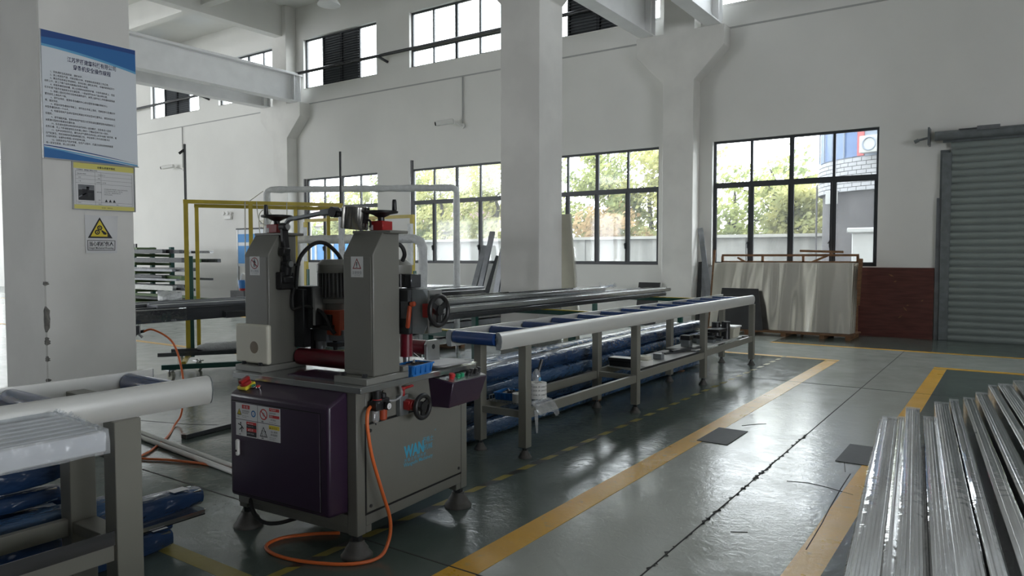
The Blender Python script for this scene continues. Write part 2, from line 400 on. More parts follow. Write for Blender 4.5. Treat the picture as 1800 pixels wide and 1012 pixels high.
M['walldim'] = mat('bounce_cut_grey', (.33, .33, .32), .8)  # unseen walls made darker in colour to cut bounced light
def wall_with_holes(name, a0, a1, z1, holes, put, m='wall'):
    """vertical strips between openings; put(mb, a, b, z, zz) adds a block"""
    mb = MB(); xs = sorted({a0, a1, *[h[0] for h in holes], *[h[1] for h in holes]})
    for a, b in zip(xs, xs[1:]):
        hs = sorted([(h[2], h[3]) for h in holes if h[0] <= a + 1e-6 and h[1] >= b - 1e-6]); z = 0.
        for h in hs:
            if h[0] > z: put(mb, a, b, z, h[0])
            z = h[1]
        put(mb, a, b, z, z1)
    return struct(mb, name, m)
CZ = 9.56
holes = []
for x, lo, lv in BAYS:
    holes.append((x, x + WW, *UPP))
    if lo: holes.append((x, x + WW, *LOW))
holes.append((-.9, -.9 + WW, *UPP)); holes.append((3.6, 3.6 + WW, *UPP))
wall_with_holes('wall_back', -50, 12, CZ, holes, lambda mb, a, b, z, zz: mb.box(a, b, WY, WY + WT, z, zz))
fh = [(-48 + 4.4 * k, -48 + 4.4 * k + 3.6, .9, 4.4) for k in range(1, 6)] + [(-48 + 4.4 * k, -48 + 4.4 * k + 3.6, 6.6, 8.7) for k in range(1, 6)]  # openings added behind the camera to bring daylight onto the left part
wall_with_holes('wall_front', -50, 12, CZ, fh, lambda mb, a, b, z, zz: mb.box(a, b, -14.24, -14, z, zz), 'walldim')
lh = [(-11 + 4.3 * k, -11 + 4.3 * k + 3.3, .9, 4.4) for k in range(3, 6)]  # openings added out of view for daylight from the far left
struct(MB().box(-8.6, -8.4, -14, -1.0, 0, CZ), 'wall_light_block', 'walldim')  # unseen partition, added to block daylight from the front openings
wall_with_holes('wall_left', -14, WY, CZ, lh, lambda mb, a, b, z, zz: mb.box(-50.24, -50, a, b, z, zz))
RH = [(-3.2, .3, .9, 4.2), (1.3, 4.8, .9, 4.2)]  # openings added out of view to light the right-facing surfaces
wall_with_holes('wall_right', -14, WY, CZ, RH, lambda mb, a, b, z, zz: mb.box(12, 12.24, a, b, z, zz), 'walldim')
for h in holes: portal((h[0] + h[1]) / 2, WY + WT + .06, (h[2] + h[3]) / 2, h[1] - h[0], h[3] - h[2], (-PI / 2, 0, 0))
for h in fh: portal((h[0] + h[1]) / 2, -14.3, (h[2] + h[3]) / 2, h[1] - h[0], h[3] - h[2], (PI / 2, 0, 0))
for h in lh: portal(-50.3, (h[0] + h[1]) / 2, (h[2] + h[3]) / 2, h[1] - h[0], h[3] - h[2], (PI / 2, 0, -PI / 2))
for h in RH: portal(12.3, (h[0] + h[1]) / 2, (h[2] + h[3]) / 2, h[1] - h[0], h[3] - h[2], (PI / 2, 0, PI / 2))

cl = MB().box(-50, 12, -14, WY + WT, CZ, CZ + .2); struct(cl, 'ceiling', 'ceiling')
cb = MB()
for x in (-46.9, -40.1, -33.3, -26.5, -19.72, -12.93, -6.14, .65, 7.4): cb.box(x - .17, x + .17, -14, WY, 8.60 if abs((x + 6.14) / 13.58 - round((x + 6.14) / 13.58)) < .05 else 8.75, CZ)
for k in range(9):
    y = 12.5 - 3.3 * k; cb.box(-50, 12, y - .13, y + .13, 8.80, CZ)
struct(cb, 'ceiling_beams', 'ceiling')

# wall windows: frame, mullions, transom, a pane in every light
def window(n, x, z0, z1, lower, louver):
    r = structure('window_%d' % n, (x + WW / 2, WY + .1, z0)); y0, y1 = WY + .10, WY + .16; x1 = x + WW; zt = 3.10 if lower else z0 + .52
    f = MB(); t = .05
    f.box(x, x1, y0, y1, z0, z0 + t); f.box(x, x1, y0, y1, z1 - t, z1); f.box(x, x + t, y0, y1, z0 + t, z1 - t); f.box(x1 - t, x1, y0, y1, z0 + t, z1 - t)
    f.build('window_frame', 'frame', r)
    q = WW / 4; ml = [(x + q, .05), (x + 2 * q, .085), (x + 3 * q, .05)]
    for mx, mw in ml: MB().box(mx - mw / 2, mx + mw / 2, y0 + .002, y1 - .002, z0 + t, z1 - t).build('mullion', 'frame', r)
    if not louver: MB().box(x + t, x1 - t, y0 - .004, y1 - .004, zt - .045, zt + .045).build('transom', 'frame', r)
    edges = [x + t] + [m for m, _ in ml] + [x1 - t]
    for k in range(4):
        a, b = edges[k] + (.03 if k else 0), edges[k + 1] - (.03 if k < 3 else 0)
        if louver and k in (1, 2):
            lv = MB(); lv.box(a - .03, b + .03, y1 - .004, y1 + .002, z0 + t, z1 - t); z = z0 + t + .02
            while z < z1 - t - .05:
                lv.hexa([(a - .03, y0 - .05, z), (b + .03, y0 - .05, z), (b + .03, y0 + .03, z + .035), (a - .03, y0 + .03, z + .035), (a - .03, y0 - .05, z + .008), (b + .03, y0 - .05, z + .008), (b + .03, y0 + .03, z + .043), (a - .03, y0 + .03, z + .043)]); z += .075
            lv.build('louver_slats', 'louver', r, kind='stuff'); continue
        spans = [(z0 + t, z1 - t)] if louver else [(z0 + t, zt - .045), (zt + .045, z1 - t)]
        for j, (c, d) in enumerate(spans):
            MB().box(a, b, y0 + .02, y0 + .026, c, d).build('pane', 'glass', r)
            if lower and j == 0:
                s = MB(); e = .028
                s.box(a, b, y0 - .012, y0 + .03, c, c + e); s.box(a, b, y0 - .012, y0 + .03, d - e, d); s.box(a, a + e, y0 - .012, y0 + .03, c + e, d - e); s.box(b - e, b, y0 - .012, y0 + .03, c + e, d - e)
                s.build('casement_frame', 'frame', r)
                if k in (0, 2): MB().box(b - .03, b - .012, y0 - .05, y0 - .012, 1.72, 1.86).bar((b - .02, y0 - .045, 1.86), (b - .05, y0 - .05, 1.80), .014, .014).build('window_handle', 'frame', r)
    MB().box(x - .01, x1 + .01, WY - .015, WY + .10, z0 - .03, z0).build('window_sill', 'wall', r)
n = 1
for x, lo, lv in BAYS:
    window(n, x, *UPP, False, lv); n += 1
    if lo: window(n, x, *LOW, True, False); n += 1
window(n, -.9, *UPP, False, 0); window(n + 1, 3.6, *UPP, False, 1)

# concrete columns with haunched corbels
def column(cx, y0, y1, name='column'):
    h = .35; mb = MB()
    p = [(cx - h, 0), (cx + h, 0), (cx + h, 5.35), (cx + 1.0, 6.0), (cx + 1.0, 6.43), (cx + h, 6.43), (cx + h, CZ), (cx - h, CZ), (cx - h, 6.43), (cx - 1.0, 6.43), (cx - 1.0, 6.0), (cx - h, 5.35)]
    mb.prism([(x, y0, z) for x, z in p], (0, y1 - y0, 0)); return struct(mb, name, 'pillar', smooth=0, bevel=.008)
for cx in (-46.88, -33.3, -19.72, -6.14): column(cx, 15.2, WY)
for cx in (-19.72, -6.14):
    for k in range(3):
        o = column(cx, 9.04 - 6.65 * k, 9.70 - 6.65 * k)
        if cx == -6.14 and k == 1: pil = o
chip = MB(); random.seed(5)
for zc, hh in ((1.09, .19), (.93, .06), (.62, .07), (.80, .04), (1.35, .03)):
    n_ = 7; pts = []
    for k in range(n_):
        z = zc - hh / 2 + hh * k / (n_ - 1); pts.append((z, random.uniform(.012, .03) * (1 if 0 < k < n_ - 1 else .3)))
    for (za, wa), (zb, wb) in zip(pts, pts[1:]):
        chip.add([(-5.788, 2.39, za), (-5.788, 2.39 + wa, za), (-5.788, 2.39 + wb, zb), (-5.788, 2.39, zb)], [(0, 1, 2, 3)])
        chip.add([(-5.79, 2.388, za), (-5.79 - wa, 2.388, za), (-5.79 - wb, 2.388, zb), (-5.79, 2.388, zb)], [(3, 2, 1, 0)])
chip.build('chipped_corner', 'chip', pil, smooth=0)

# crane girders on the corbels
for cx in (-19.72, -6.14):
    for s in (-1, 1):
        x = cx + s * .76; g = MB()
        g.box(x - .17, x + .17, -13.9, 15.3, 6.432, 6.462); g.box(x - .03, x + .03, -13.9, 15.3, 6.462, 7.24); g.box(x - .2, x + .2, -13.9, 15.36, 7.24, 7.28)
        for y in (15.28, 15.05, 9.4, 2.75): g.box(x - .17, x + .17, y, y + .025, 6.462, 7.24)
        g.box(x - .04, x + .04, -13.9, 15.3, 7.28, 7.36)
        struct(g, 'crane_girder', 'steelwhite', smooth=0)
# plaster seam, conduits
seam = MB()
for a, b in ((-50, -47.3), (-46.5, -33.7), (-32.9, -20.1), (-19.35, -6.5), (-5.77, 12)): seam.box(a, b, WY - .012, WY + .01, 6.41, 6.445)
M['seam'] = mat('seam_grey', (.42, .42, .41), .8)
struct(seam, 'trim_1', 'seam')
struct(MB().box(-1.19, -1.05, WY - .02, WY, 0, 3.5), 'trim_2', 'doorsteel')

# roller shutter door
d1 = structure('door_1', (.9, WY - .1, 0))
dx0, dx1 = -1.02, 2.9; pit = .1255
sl = MB(); prof = []
for k in range(9):
    t = k / 8; prof.append((WY - .075 - .026 * math.sin(PI * min(1, t * 1.15)) ** .8 if t < .87 else WY - .05, t * pit))
vs = []
for y, z in prof: vs += [(dx0, y, z), (dx1, y, z)]
sl.add(vs, [(2 * k, 2 * k + 1, 2 * k + 3, 2 * k + 2) for k in range(8)])
slat0 = sl.build('slat', 'door', d1, smooth=.9)
for k in range(1, 29):
    s = slat0.copy(); s.location = (0, 0, pit * k); COL.objects.link(s)
MB().box(-1.15, -1.0, WY - .11, WY - .01, 0, 3.44).build('guide_rail', 'doorsteel', d1, bevel=.004)
MB().box(-1.23, -1.16, WY - .06, WY - .01, 0, 2.62).build('guide_backing', 'profgrey', d1)
MB().box(dx1 - .02, dx1 + .13, WY - .11, WY - .01, 0, 3.44).build('guide_rail', 'doorsteel', d1, bevel=.004)
h = MB(); h.cyl((-1.27, WY - .21, 3.735), (3.1, WY - .21, 3.735), .085, 18); h.build('door_drum', 'doorsteel', d1)
MB().box(-1.15, 3.1, WY - .13, WY - .1, 3.62, 3.68).build('drum_lintel', 'doorsteel', d1)
b = MB(); b.box(-1.38, -1.35, WY - .30, WY - .0, 3.58, 3.90); b.build('drum_bracket', 'doorsteel', d1)
b = MB(); b.cyl((-1.56, WY - .2, 3.685), (-1.38, WY - .2, 3.72), .022, 10); b.cyl((-1.60, WY - .2, 3.66), (-1.53, WY - .2, 3.69), .035, 10); b.build('crank_shaft', 'doorsteel', d1)
b = MB(); b.box(-.62, -.28, WY - .305, WY - .285, 3.78, 3.85); b.box(-.9, -.6, WY - .26, WY - .22, 3.82, 3.83); b.build('drum_cover_plate', 'profgrey', d1)

# ================================================================== OUTSIDE THE WINDOWS
struct(MB().box(-90, 40, WY + WT, 75, -.25, -.02), 'yard_ground', 'ground')
fw = thing('boundary_wall', 'grey stained concrete boundary wall outside beyond the windows', 'wall', (-20, 24, 0))
for k in range(22):
    x = -64 + 3 * k - .3
    if x > -5: break
    MB().box(x, x + 2.72, 24.0, 24.12, 0, 2.16).build('wall_panel', 'conc', fw, bevel=.01)
    MB().box(x + 2.72, x + 3.0, 23.95, 24.17, 0, 2.16).build('wall_post', 'conc', fw)
MB().box(-64, -4.2, 23.88, 24.24, 2.16, 2.26).build('coping', 'conccap', fw)
gp = thing('gate_pillar', 'pale rendered gate pillar with a cap beside the grey boundary wall outside', 'pillar', (-2.9, 19.6, 0))
MB().box(-3.32, -2.5, 19.4, 19.8, 0, 2.12).build('pillar_body', 'outwhite', gp, bevel=.02)
MB().box(-3.42, -2.4, 19.3, 19.9, 2.12, 2.24).build('pillar_cap', 'outwhite', gp, bevel=.02)

# round gate house: grey drum, band of white bricks, blue and red upper storey
TC = (-2.25, 22.9); TR = 2.55
gh = thing('gate_house', 'round white-brick building with blue and red upper storey outside the window', 'building', (TC[0], TC[1], 0))
def arc(mb, r, a0, a1, z0, z1, n, th=.1):
    vs = []
    for k in range(n + 1):
        a = a0 + (a1 - a0) * k / n
        for rr in (r, r - th):
            for z in (z0, z1): vs.append((TC[0] + rr * math.cos(a), TC[1] + rr * math.sin(a), z))
    fs = []
    for k in range(n):
        i = 4 * k; j = i + 4
        fs += [(i, j, j + 1, i + 1), (i + 3, j + 3, j + 2, i + 2), (i + 1, j + 1, j + 3, i + 3), (i + 2, j + 2, j, i)]
    fs += [(0, 1, 3, 2), (4 * n + 2, 4 * n + 3, 4 * n + 1, 4 * n)]
    mb.add(vs, fs)
m_ = MB(); arc(m_, TR - .12, 0, 2 * PI, 0, 3.28, 48); m_.build('drum_wall', 'tower', gh)
m_ = MB(); arc(m_, TR - .03, 0, 2 * PI, 3.25, 4.12, 48); m_.build('brick_backing', 'mortar', gh)
bw = .27; nb = int(TR * PI * 1.0 / bw)
bk = None
bm_ = MB(); a_ = bw / TR * .47; arc(bm_, TR, -a_, a_, 0, .092, 3, .06)
for row in range(8):
    for k in range(nb + 1):
        a = PI * .72 + (k + (row % 2) * .5) * bw / TR; z = 3.26 + row * .107
        if a > PI * 1.75: continue
        if bk is None:
            vs_ = [v - Vector((TC[0], TC[1], 0)) for v in bm_.v]; me = bpy.data.meshes.new('brick'); me.from_pydata([tuple(v) for v in vs_], [], bm_.f); me.materials.append(M['brick'])
            bk = bpy.data.objects.new('brick', me); COL.objects.link(bk); o = bk
        else: o = bk.copy(); COL.objects.link(o)
        o.parent = gh; o.location = (0, 0, z); o.rotation_euler = (0, 0, a)
m_ = MB(); arc(m_, TR - .05, PI * .72, PI * 1.32, 4.12, 6.4, 20); m_.build('glass_storey', 'towergrey', gh)
m_ = MB(); arc(m_, TR - .03, PI * 1.10, PI * 1.342, 4.14, 6.4, 10); m_.build('blue_cladding', 'towerblue', gh)
m_ = MB(); arc(m_, TR - .02, PI * 1.342, PI * 1.366, 4.14, 6.4, 4); m_.build('red_cladding', 'towerred', gh)
m_ = MB(); arc(m_, TR - .05, PI * 1.366, PI * 1.9, 4.12, 6.4, 20); m_.build('rear_cladding', 'towergrey', gh)
for k in range(4):
    a = PI * (1.11 + .06 * k); p = (TC[0] + TR * math.cos(a), TC[1] + TR * math.sin(a))
    MB().cyl((*p, 4.14), (*p, 6.4), .02, 6).build('cladding_rib', 'towergrey', gh)
a = PI * 1.402; c = Vector((TC[0] + (TR + .15) * math.cos(a), TC[1] + (TR + .15) * math.sin(a), 4.38)); d = Vector((math.cos(a), math.sin(a), 0))
m_ = MB(); m_.bar(c - d * .12, c + d * .12, .5, .42); m_.build('air_conditioner', 'outwhite', gh)
m_ = MB(); m_.torus(c + d * .125, d, .16, .02); m_.build('fan_grille', 'towergrey', gh)
MB().box(-4.25, -3.95, 20.9, 21.0, 2.95, 3.3).build('wall_notice', 'outwhite', gh)
MB().cyl((-4.55, 21.3, 0), (-4.55, 21.3, 3.5), .025, 8).build('downpipe', 'tower', gh)

def tree(x, y, h, r, seed, leaf, label, bare=0):
    rnd = random.Random(seed); t = thing('tree', label, 'tree', (x, y, 0), group='trees beyond the boundary wall')
    tr = MB(); top = h * .62
    tr.tube([(x, y, 0), (x + rnd.uniform(-.2, .2), y, h * .3), (x + rnd.uniform(-.4, .4), y, top), (x + rnd.uniform(-.4, .4), y, h * .9)], [.16, .13, .09, .03], 7)
    tips = []
    for k in range(13):
        a = rnd.uniform(0, 2 * PI); z0 = rnd.uniform(h * .18, h * .72); l = r * rnd.uniform(.55, .95)
        p0 = Vector((x, y, z0)); p2 = p0 + Vector((math.cos(a) * l, math.sin(a) * l, rnd.uniform(.1, .9))); p1 = p0.lerp(p2, .5) + Vector((0, 0, rnd.uniform(-.1, .25)))
        tr.tube([p0, p1, p2], [.05, .035, .012], 5); tips += [p1, p2, p0.lerp(p2, .75)]
    tr.build('trunk', 'bark', t)
    lf = MB()
    cl_ = tips + [Vector((x + rnd.gauss(0, r * .42), y + rnd.gauss(0, r * .42), h * rnd.uniform(.2, 1.0))) for _ in range(34 - bare if bare else 62)]
    for c in cl_:
        cr = rnd.uniform(.35, .75)
        for _ in range(60 if not bare else 34):
            v = Vector((rnd.gauss(0, 1), rnd.gauss(0, 1), rnd.gauss(0, .8))).normalized() * cr * rnd.random() ** .5
            p = c + v; s = rnd.uniform(.07, .15); n_ = Vector((rnd.gauss(0, 1), rnd.gauss(0, 1), rnd.gauss(0, 1) + .6)).normalized(); u = n_.orthogonal().normalized(); q = n_.cross(u)
            lf.add([p - u * s, p + q * s * .55, p + u * s, p - q * s * .55], [(0, 1, 2, 3)])
    lf.build('foliage', leaf, t, smooth=0, kind='stuff')
tree(-9.2, 28.0, 4.9, 1.7, 1, 'leafA', 'sparse leaning tree outside the right window, leftmost behind its boundary wall', 22)
tree(-7.2, 27.6, 5.3, 1.8, 2, 'leafA', 'tall airy tree outside the right window, just left of its middle mullion', 18)
tree(-6.0, 26.4, 4.3, 1.5, 3, 'leafB', 'yellow-green tree outside the right window beside the round building')
tree(-12.2, 28, 6.0, 2.0, 4, 'leafB', 'bushy tree filling the right lights of the window right of the free pillar')
tree(-14.8, 28.5, 6.4, 2.0, 5, 'leafA', 'dense green tree filling the middle lights of the window right of the free pillar')
tree(-17.6, 29, 5.4, 1.8, 6, 'leafA', 'green tree outside the window right of the free pillar, seen beside that pillar', 10)
tree(-13.4, 26.3, 3.2, 1.3, 7, 'leafC', 'low russet tree just above the boundary wall right of the free pillar')
tree(-20.6, 28, 6.2, 2.2, 8, 'leafB', 'yellowish tree outside the window left of the free pillar, nearest that pillar')
tree(-23.6, 28, 6.0, 2.1, 9, 'leafB', 'yellow tree outside the window left of the free pillar, in its middle lights')
tree(-26.6, 29, 6.4, 2.2, 10, 'leafA', 'tree outside the window left of the free pillar, in its leftmost lights')
tree(-30.5, 29, 5.2, 2.2, 11, 'leafB', 'tree outside the window behind the yellow racks, right half')
tree(-34.0, 29.5, 5.0, 2.2, 12, 'leafA', 'tree outside the window behind the yellow racks, left half', 8)
tk = thing('truck_body', 'bright blue box body with white stripes outside the far window, behind the machine', 'truck', (-23.3, 19.8, 0))
MB().box(-25.6, -21.3, 19.4, 21.2, .75, 2.35).build('box_body', 'truckblue', tk, bevel=.03)
for x in (-25.0, -24.0, -23.0, -22.0): MB().box(x - .05, x + .05, 19.36, 19.41, .8, 2.3).build('body_rib', 'outwhite', tk)
MB().box(-25.6, -21.3, 19.34, 19.4, 1.18, 1.34).build('body_stripe', 'outwhite', tk)
for x in (-24.8, -22.2): MB().cyl((x, 19.5, .38), (x, 19.9, .38), .42, 18).build('wheel', 'rubber', tk)
MB().box(-25.4, -21.5, 19.9, 20.8, .45, .75).build('chassis', 'dark', tk)
fb = thing('far_building', 'low far building with a faded pink roof outside the far window', 'building', (-44, 46, 0))
MB().box(-56, -36, 44, 50, 0, 4.2).build('wall', 'outwhite', fb)
MB().prism([(-57, 43.4, 4.2), (-57, 50.6, 4.2), (-57, 47, 6.2)], (22, 0, 0)).build('roof', 'roofpink', fb)
for k in range(6): MB().box(-55 + 3.2 * k, -53.6 + 3.2 * k, 43.96, 44.02, 1.4, 2.9).build('window', 'towergrey', fb)

# ================================================================== THINGS ON AND AGAINST THE WINDOW WALL
def cctv(x, z, px, label):
    t = thing('security_camera', label, 'camera', (x, WY, z))
    MB().cyl((x + px, WY - .03, z + .02), (x + px, WY - .03, 6.4), .018, 6).build('conduit', 'seam', t)
    m_ = MB(); m_.cyl((x + px, WY, z), (x + px, WY - .06, z), .07, 12); m_.cyl((x + px, WY - .05, z), (x + px - .08, WY - .26, z + .06), .025, 8); m_.build('bracket', 'white', t)
    m_ = MB(); m_.bar((x + .05, WY - .2, z + .13), (x - .36, WY - .46, z + .06), .15, .13); m_.build('camera_housing', 'white', t, bevel=.03, seg=2)
    m_ = MB(); m_.cyl((x - .355, WY - .457, z + .06), (x - .385, WY - .475, z + .055), .055, 12); m_.build('lens', 'screenlens', t)
cctv(-12.66, 5.08, .22, 'white bullet security camera on the wall just left of the free pillar')
cctv(-26.3, 4.83, .35, 'white bullet security camera on the wall left of the tall black pole')
pp = thing('wall_pipe', 'long dark grey pipe on brackets running across the high windows', 'pipe', (-18, WY - .25, 7.37))
MB().cyl((-32.8, WY - .25, 7.37), (-6.6, WY - .25, 7.37), .045, 10).build('pipe', 'dark', pp)
for x in (-29.3, -24.2, -15.25, -10.6): MB().bar((x, WY, 7.22), (x - .1, WY - .3, 7.33), .06, .06).build('pipe_bracket', 'dark', pp)
hb = thing('high_bay_lamp', 'unlit white dome lamp hanging from the ceiling', 'lamp', (-13.67, 12, 7.6))
MB().lathe([(.27, 0), (.27, .02), (.22, .10), (.13, .17), (.09, .24), (.09, .34), (.05, .38)], (-13.67, 12, 7.55), n=20).build('shade', 'steelwhite', hb)
MB().cyl((-13.67, 12, 7.9), (-13.67, 12, CZ), .012, 6).build('suspension_rod', 'steel', hb)
em = thing('emergency_light', 'white twin-head emergency light on the wall behind the yellow rack', 'light', (-23.1, WY, 2.9))
MB().box(-23.32, -22.92, WY - .09, WY, 2.85, 3.0).build('light_body', 'white', em, bevel=.02)
for x in (-23.24, -23.0): MB().lathe([(.05, 0), (.075, .05), (.07, .08)], (x, WY - .1, 3.07), (0, -1, 0), 14).build('lamp_head', 'white', em)
so = thing('wall_outlet', 'pale double socket box on the wall behind the coiled cable', 'socket', (-21.1, WY, 2.5))
MB().box(-21.32, -20.94, WY - .07, WY, 2.42, 2.78).build('outlet_box', 'cream', so, bevel=.015)
for x in (-21.22, -21.03):
    for z in (2.52, 2.67): MB().box(x - .04, x + .04, WY - .075, WY - .068, z - .03, z + .03).build('socket', 'profgrey', so)
nb_ = thing('notice_board', 'blue and white notice board on the wall behind the machine', 'board', (-20.9, WY - .35, 1.3))
MB().box(-22.0, -20.15, WY - .46, WY - .42, 1.2, 2.45).build('board_panel', 'poster', nb_)
MB().box(-21.95, -20.2, WY - .47, WY - .455, 2.02, 2.3).build('blue_band', 'blueboard', nb_)
MB().box(-21.95, -20.2, WY - .47, WY - .455, 1.3, 1.9).build('blue_field', 'blueboard', nb_)
MB().box(-22.05, -20.1, WY - .48, WY - .40, 2.45, 2.5).build('top_rail', 'dark', nb_)
for x in (-22.0, -20.15): MB().box(x - .03, x + .03, WY - .47, WY - .41, 0, 2.45).build('leg', 'steel', nb_)

bb = MB(); bb.hexa([(-2.58, WY - .10, 0), (-1.24, WY - .10, 0), (-1.24, WY - .07, 0), (-2.58, WY - .07, 0), (-2.58, WY - .04, 1.33), (-1.24, WY - .04, 1.33), (-1.24, WY - .01, 1.33), (-2.58, WY - .01, 1.33)])
o = single(bb, 'plywood_board', 'brownboard', 'dark brown plywood board leaning on the wall left of the roller door', 'board', (-1.9, WY - .07, 0))
sp_ = MB(); sp_.m = 0; random.seed(9)
for x, z, l, a in ((-1.70, .55, .12, -.9), (-1.78, .40, .10, .7), (-1.95, 1.18, .12, -.5), (-1.42, .72, .06, .8), (-1.66, .62, .05, .2), (-1.88, 1.07, .07, .5)):
    u = Vector((math.cos(a), 0, math.sin(a))) * l / 2; v = Vector((-math.sin(a), 0, math.cos(a))) * .016; c = Vector((x, WY - .112 + z * .045, z)); sp_.add([c - u, c - v, c + u * .9, c + v], [(0, 1, 2, 3)])
sp_.v = [p - Vector((-1.9, WY - .07, 0)) for p in sp_.v]; sp_.build('bare_wood_chip', 'orange' if 0 else 'wood', o)

pl = thing('timber_pallet', 'low timber pallet under the aluminium sheets', 'pallet', (-3.8, 14.85, 0))
for x in (-5.05, -4.35, -3.65, -2.95, -2.5): MB().box(x - .045, x + .045, 14.42, 15.3, 0, .07).build('bearer', 'wood', pl)
for y in (14.45, 14.64, 14.83, 15.02, 15.21): MB().box(-5.2, -2.42, y - .07, y + .07, .07, .095).build('deck_board', 'wood', pl)
for k in range(4):
    y0 = 14.60 + .085 * k; y1 = y0 + .26; z1 = 1.41 + .004 * k; x0, x1 = -5.17 + .03 * k, -2.5 + .015 * k
    s = MB(); n_ = 24; vs = []
    for i in range(n_ + 1):
        x = x0 + (x1 - x0) * i / n_; q = .010 * math.sin(i * .9 + k) + .006 * math.sin(i * 2.3) if not k else 0
        for (yy, z) in ((y0, .1), (y1, z1)):
            for dy in (0, .045): vs.append((x, yy + q + dy, z))
    fs = []
    for i in range(n_):
        a = 4 * i; b = a + 4; fs += [(a, b, b + 2, a + 2), (a + 3, b + 3, b + 1, a + 1), (a + 2, b + 2, b + 3, a + 3), (a + 1, b + 1, b, a)]
    fs += [(0, 2, 3, 1), (4 * n_ + 1, 4 * n_ + 3, 4 * n_ + 2, 4 * n_)]
    s.add(vs, fs)
    single(s, 'aluminium_sheet', 'sheet', ('large bare aluminium sheet at the front of the leaning stack under the right window', 'aluminium sheet second from the front in the leaning stack under the right window', 'aluminium sheet third from the front in the leaning stack under the right window', 'rearmost aluminium sheet of the leaning stack under the right window')[k], 'sheet', (-3.8, y0, .1), group='aluminium sheets leaning under the right window', smooth=.8)
cr = thing('timber_crate_frame', 'open brown timber crate frame standing behind the aluminium sheets', 'frame', (-3.8, 15.25, 0))
MB().box(-5.15, -2.48, 15.26, 15.31, 1.545, 1.59).build('top_rail', 'wood', cr)
MB().box(-5.15, -2.48, 15.26, 15.31, 1.41, 1.45).build('middle_rail', 'wood', cr)
for x in (-5.14, -4.3, -3.5, -2.5): MB().box(x - .022, x + .022, 15.26, 15.31, 0, 1.545).build('upright', 'wood', cr)
def slat(p, q, w_, h_, label, m='wood'):
    single(MB().bar(p, q, w_, h_), 'wood_batten', m, label, 'batten', None)
slat((-3.55, 15.22, 1.655), (-2.75, 15.25, 1.63), .06, .045, 'loose brown slat lying flat on top of the crate frame')
slat((-3.3, 15.22, 1.44), (-2.95, 15.25, 1.60), .05, .04, 'loose brown slat propped diagonally near the right of the crate frame')
slat((-4.8, 15.22, 1.52), (-4.63, 15.25, 1.42), .05, .04, 'short brown slat propped near the left of the crate frame')
slat((-2.44, 15.0, .62), (-2.42, 15.12, 1.5), .07, .05, 'upright pale slat at the right edge of the sheet stack')
slat((-5.22, 14.72, .02), (-5.30, 15.25, 1.68), .045, .045, 'thin reddish slat leaning at the left end of the sheet stack')
o = single(MB().hexa([(-4.99, 14.50, .1), (-4.02, 14.36, .1), (-4.02, 14.38, .1), (-4.99, 14.52, .1), (-4.95, 14.70, .90), (-4.19, 14.62, .90), (-4.19, 14.64, .90), (-4.95, 14.72, .90)]), 'dark_panel', 'darkpanel', 'charcoal square panel leaning on the aluminium sheets', 'panel')
o = single(MB().hexa([(-7.0, 14.9, 0), (-6.52, 14.9, 0), (-6.52, 14.94, 0), (-7.0, 14.94, 0), (-7.0, 15.12, .96), (-6.49, 15.12, .96), (-6.49, 15.16, .96), (-7.0, 15.16, .96)]), 'dark_panel', 'darkpanel', 'charcoal panel leaning at the wall column behind the black profiles', 'panel')
for (xa, ya, za, xb, yb, w_, m_, lab) in ((-5.72, 15.5, 2.16, -5.22, 15.0, .11, 'profgrey', 'tall grey strip leaning right of the wall column'), (-5.62, 15.5, 1.50, -5.42, 14.95, .10, 'profgrey', 'shorter grey strip leaning beside the wall column, right one'), (-5.70, 15.5, 1.42, -5.55, 14.9, .09, 'darkpanel', 'dark strip leaning in the corner of the wall column'), (-5.5, 15.5, 1.3, -5.08, 14.75, .16, 'cart', 'pale board leaning left of the reddish slat')):
    single(MB().bar((xb, yb, .0), (xa, ya, za), w_, .03, (0, 1, 0)), 'leaning_strip', m_, lab, 'strip')
# leaning strips between the two windows
rs = [(-11.75, 1.83, .16, 'profgrey', 'short grey board leaning under the window, leftmost of the leaning group'), (-11.5, 2.2, .15, 'profgrey', 'grey board second from left in the leaning group by the free pillar'), (-11.28, 1.55, .2, 'darkprof', 'short dark grey board in the middle of the leaning group by the free pillar'), (-11.12, 1.9, .12, 'mill', 'shiny narrow strip in the leaning group by the free pillar'), (-10.92, 2.75, .16, 'profgrey', 'tallest grey profile of the leaning group by the free pillar'), (-10.76, 2.45, .12, 'profgrey', 'grey profile right of the tallest one in the leaning group'), (-10.62, 1.95, .14, 'black', 'black board at the right of the leaning group, touching the free pillar in view')]
for x, z, w_, m_, lab in rs:
    single(MB().bar((x - .1, WY - .62, 0), (x + .08, WY - .05, z), w_, .05, (0, 1, 0)), 'leaning_board', m_, lab, 'board')
cp = thing('cream_panel', 'cream panel in torn clear film leaning behind the free pillar', 'panel', (-5.8, 10.0, 0))
MB().hexa([(-5.98, 10.1, 0), (-5.70, 10.1, 0), (-5.70, 10.14, 0), (-5.98, 10.14, 0), (-5.97, 9.76, 2.2), (-5.68, 9.76, 2.2), (-5.68, 9.80, 2.2), (-5.97, 9.80, 2.2)]).build('panel_board', 'cream', cp)
MB().hexa([(-5.99, 10.08, .3), (-5.69, 10.08, .3), (-5.69, 10.13, .3), (-5.99, 10.13, .3), (-5.98, 9.86, 1.7), (-5.67, 9.86, 1.7), (-5.67, 9.9, 1.7), (-5.98, 9.9, 1.7)]).build('film', 'clear', cp)

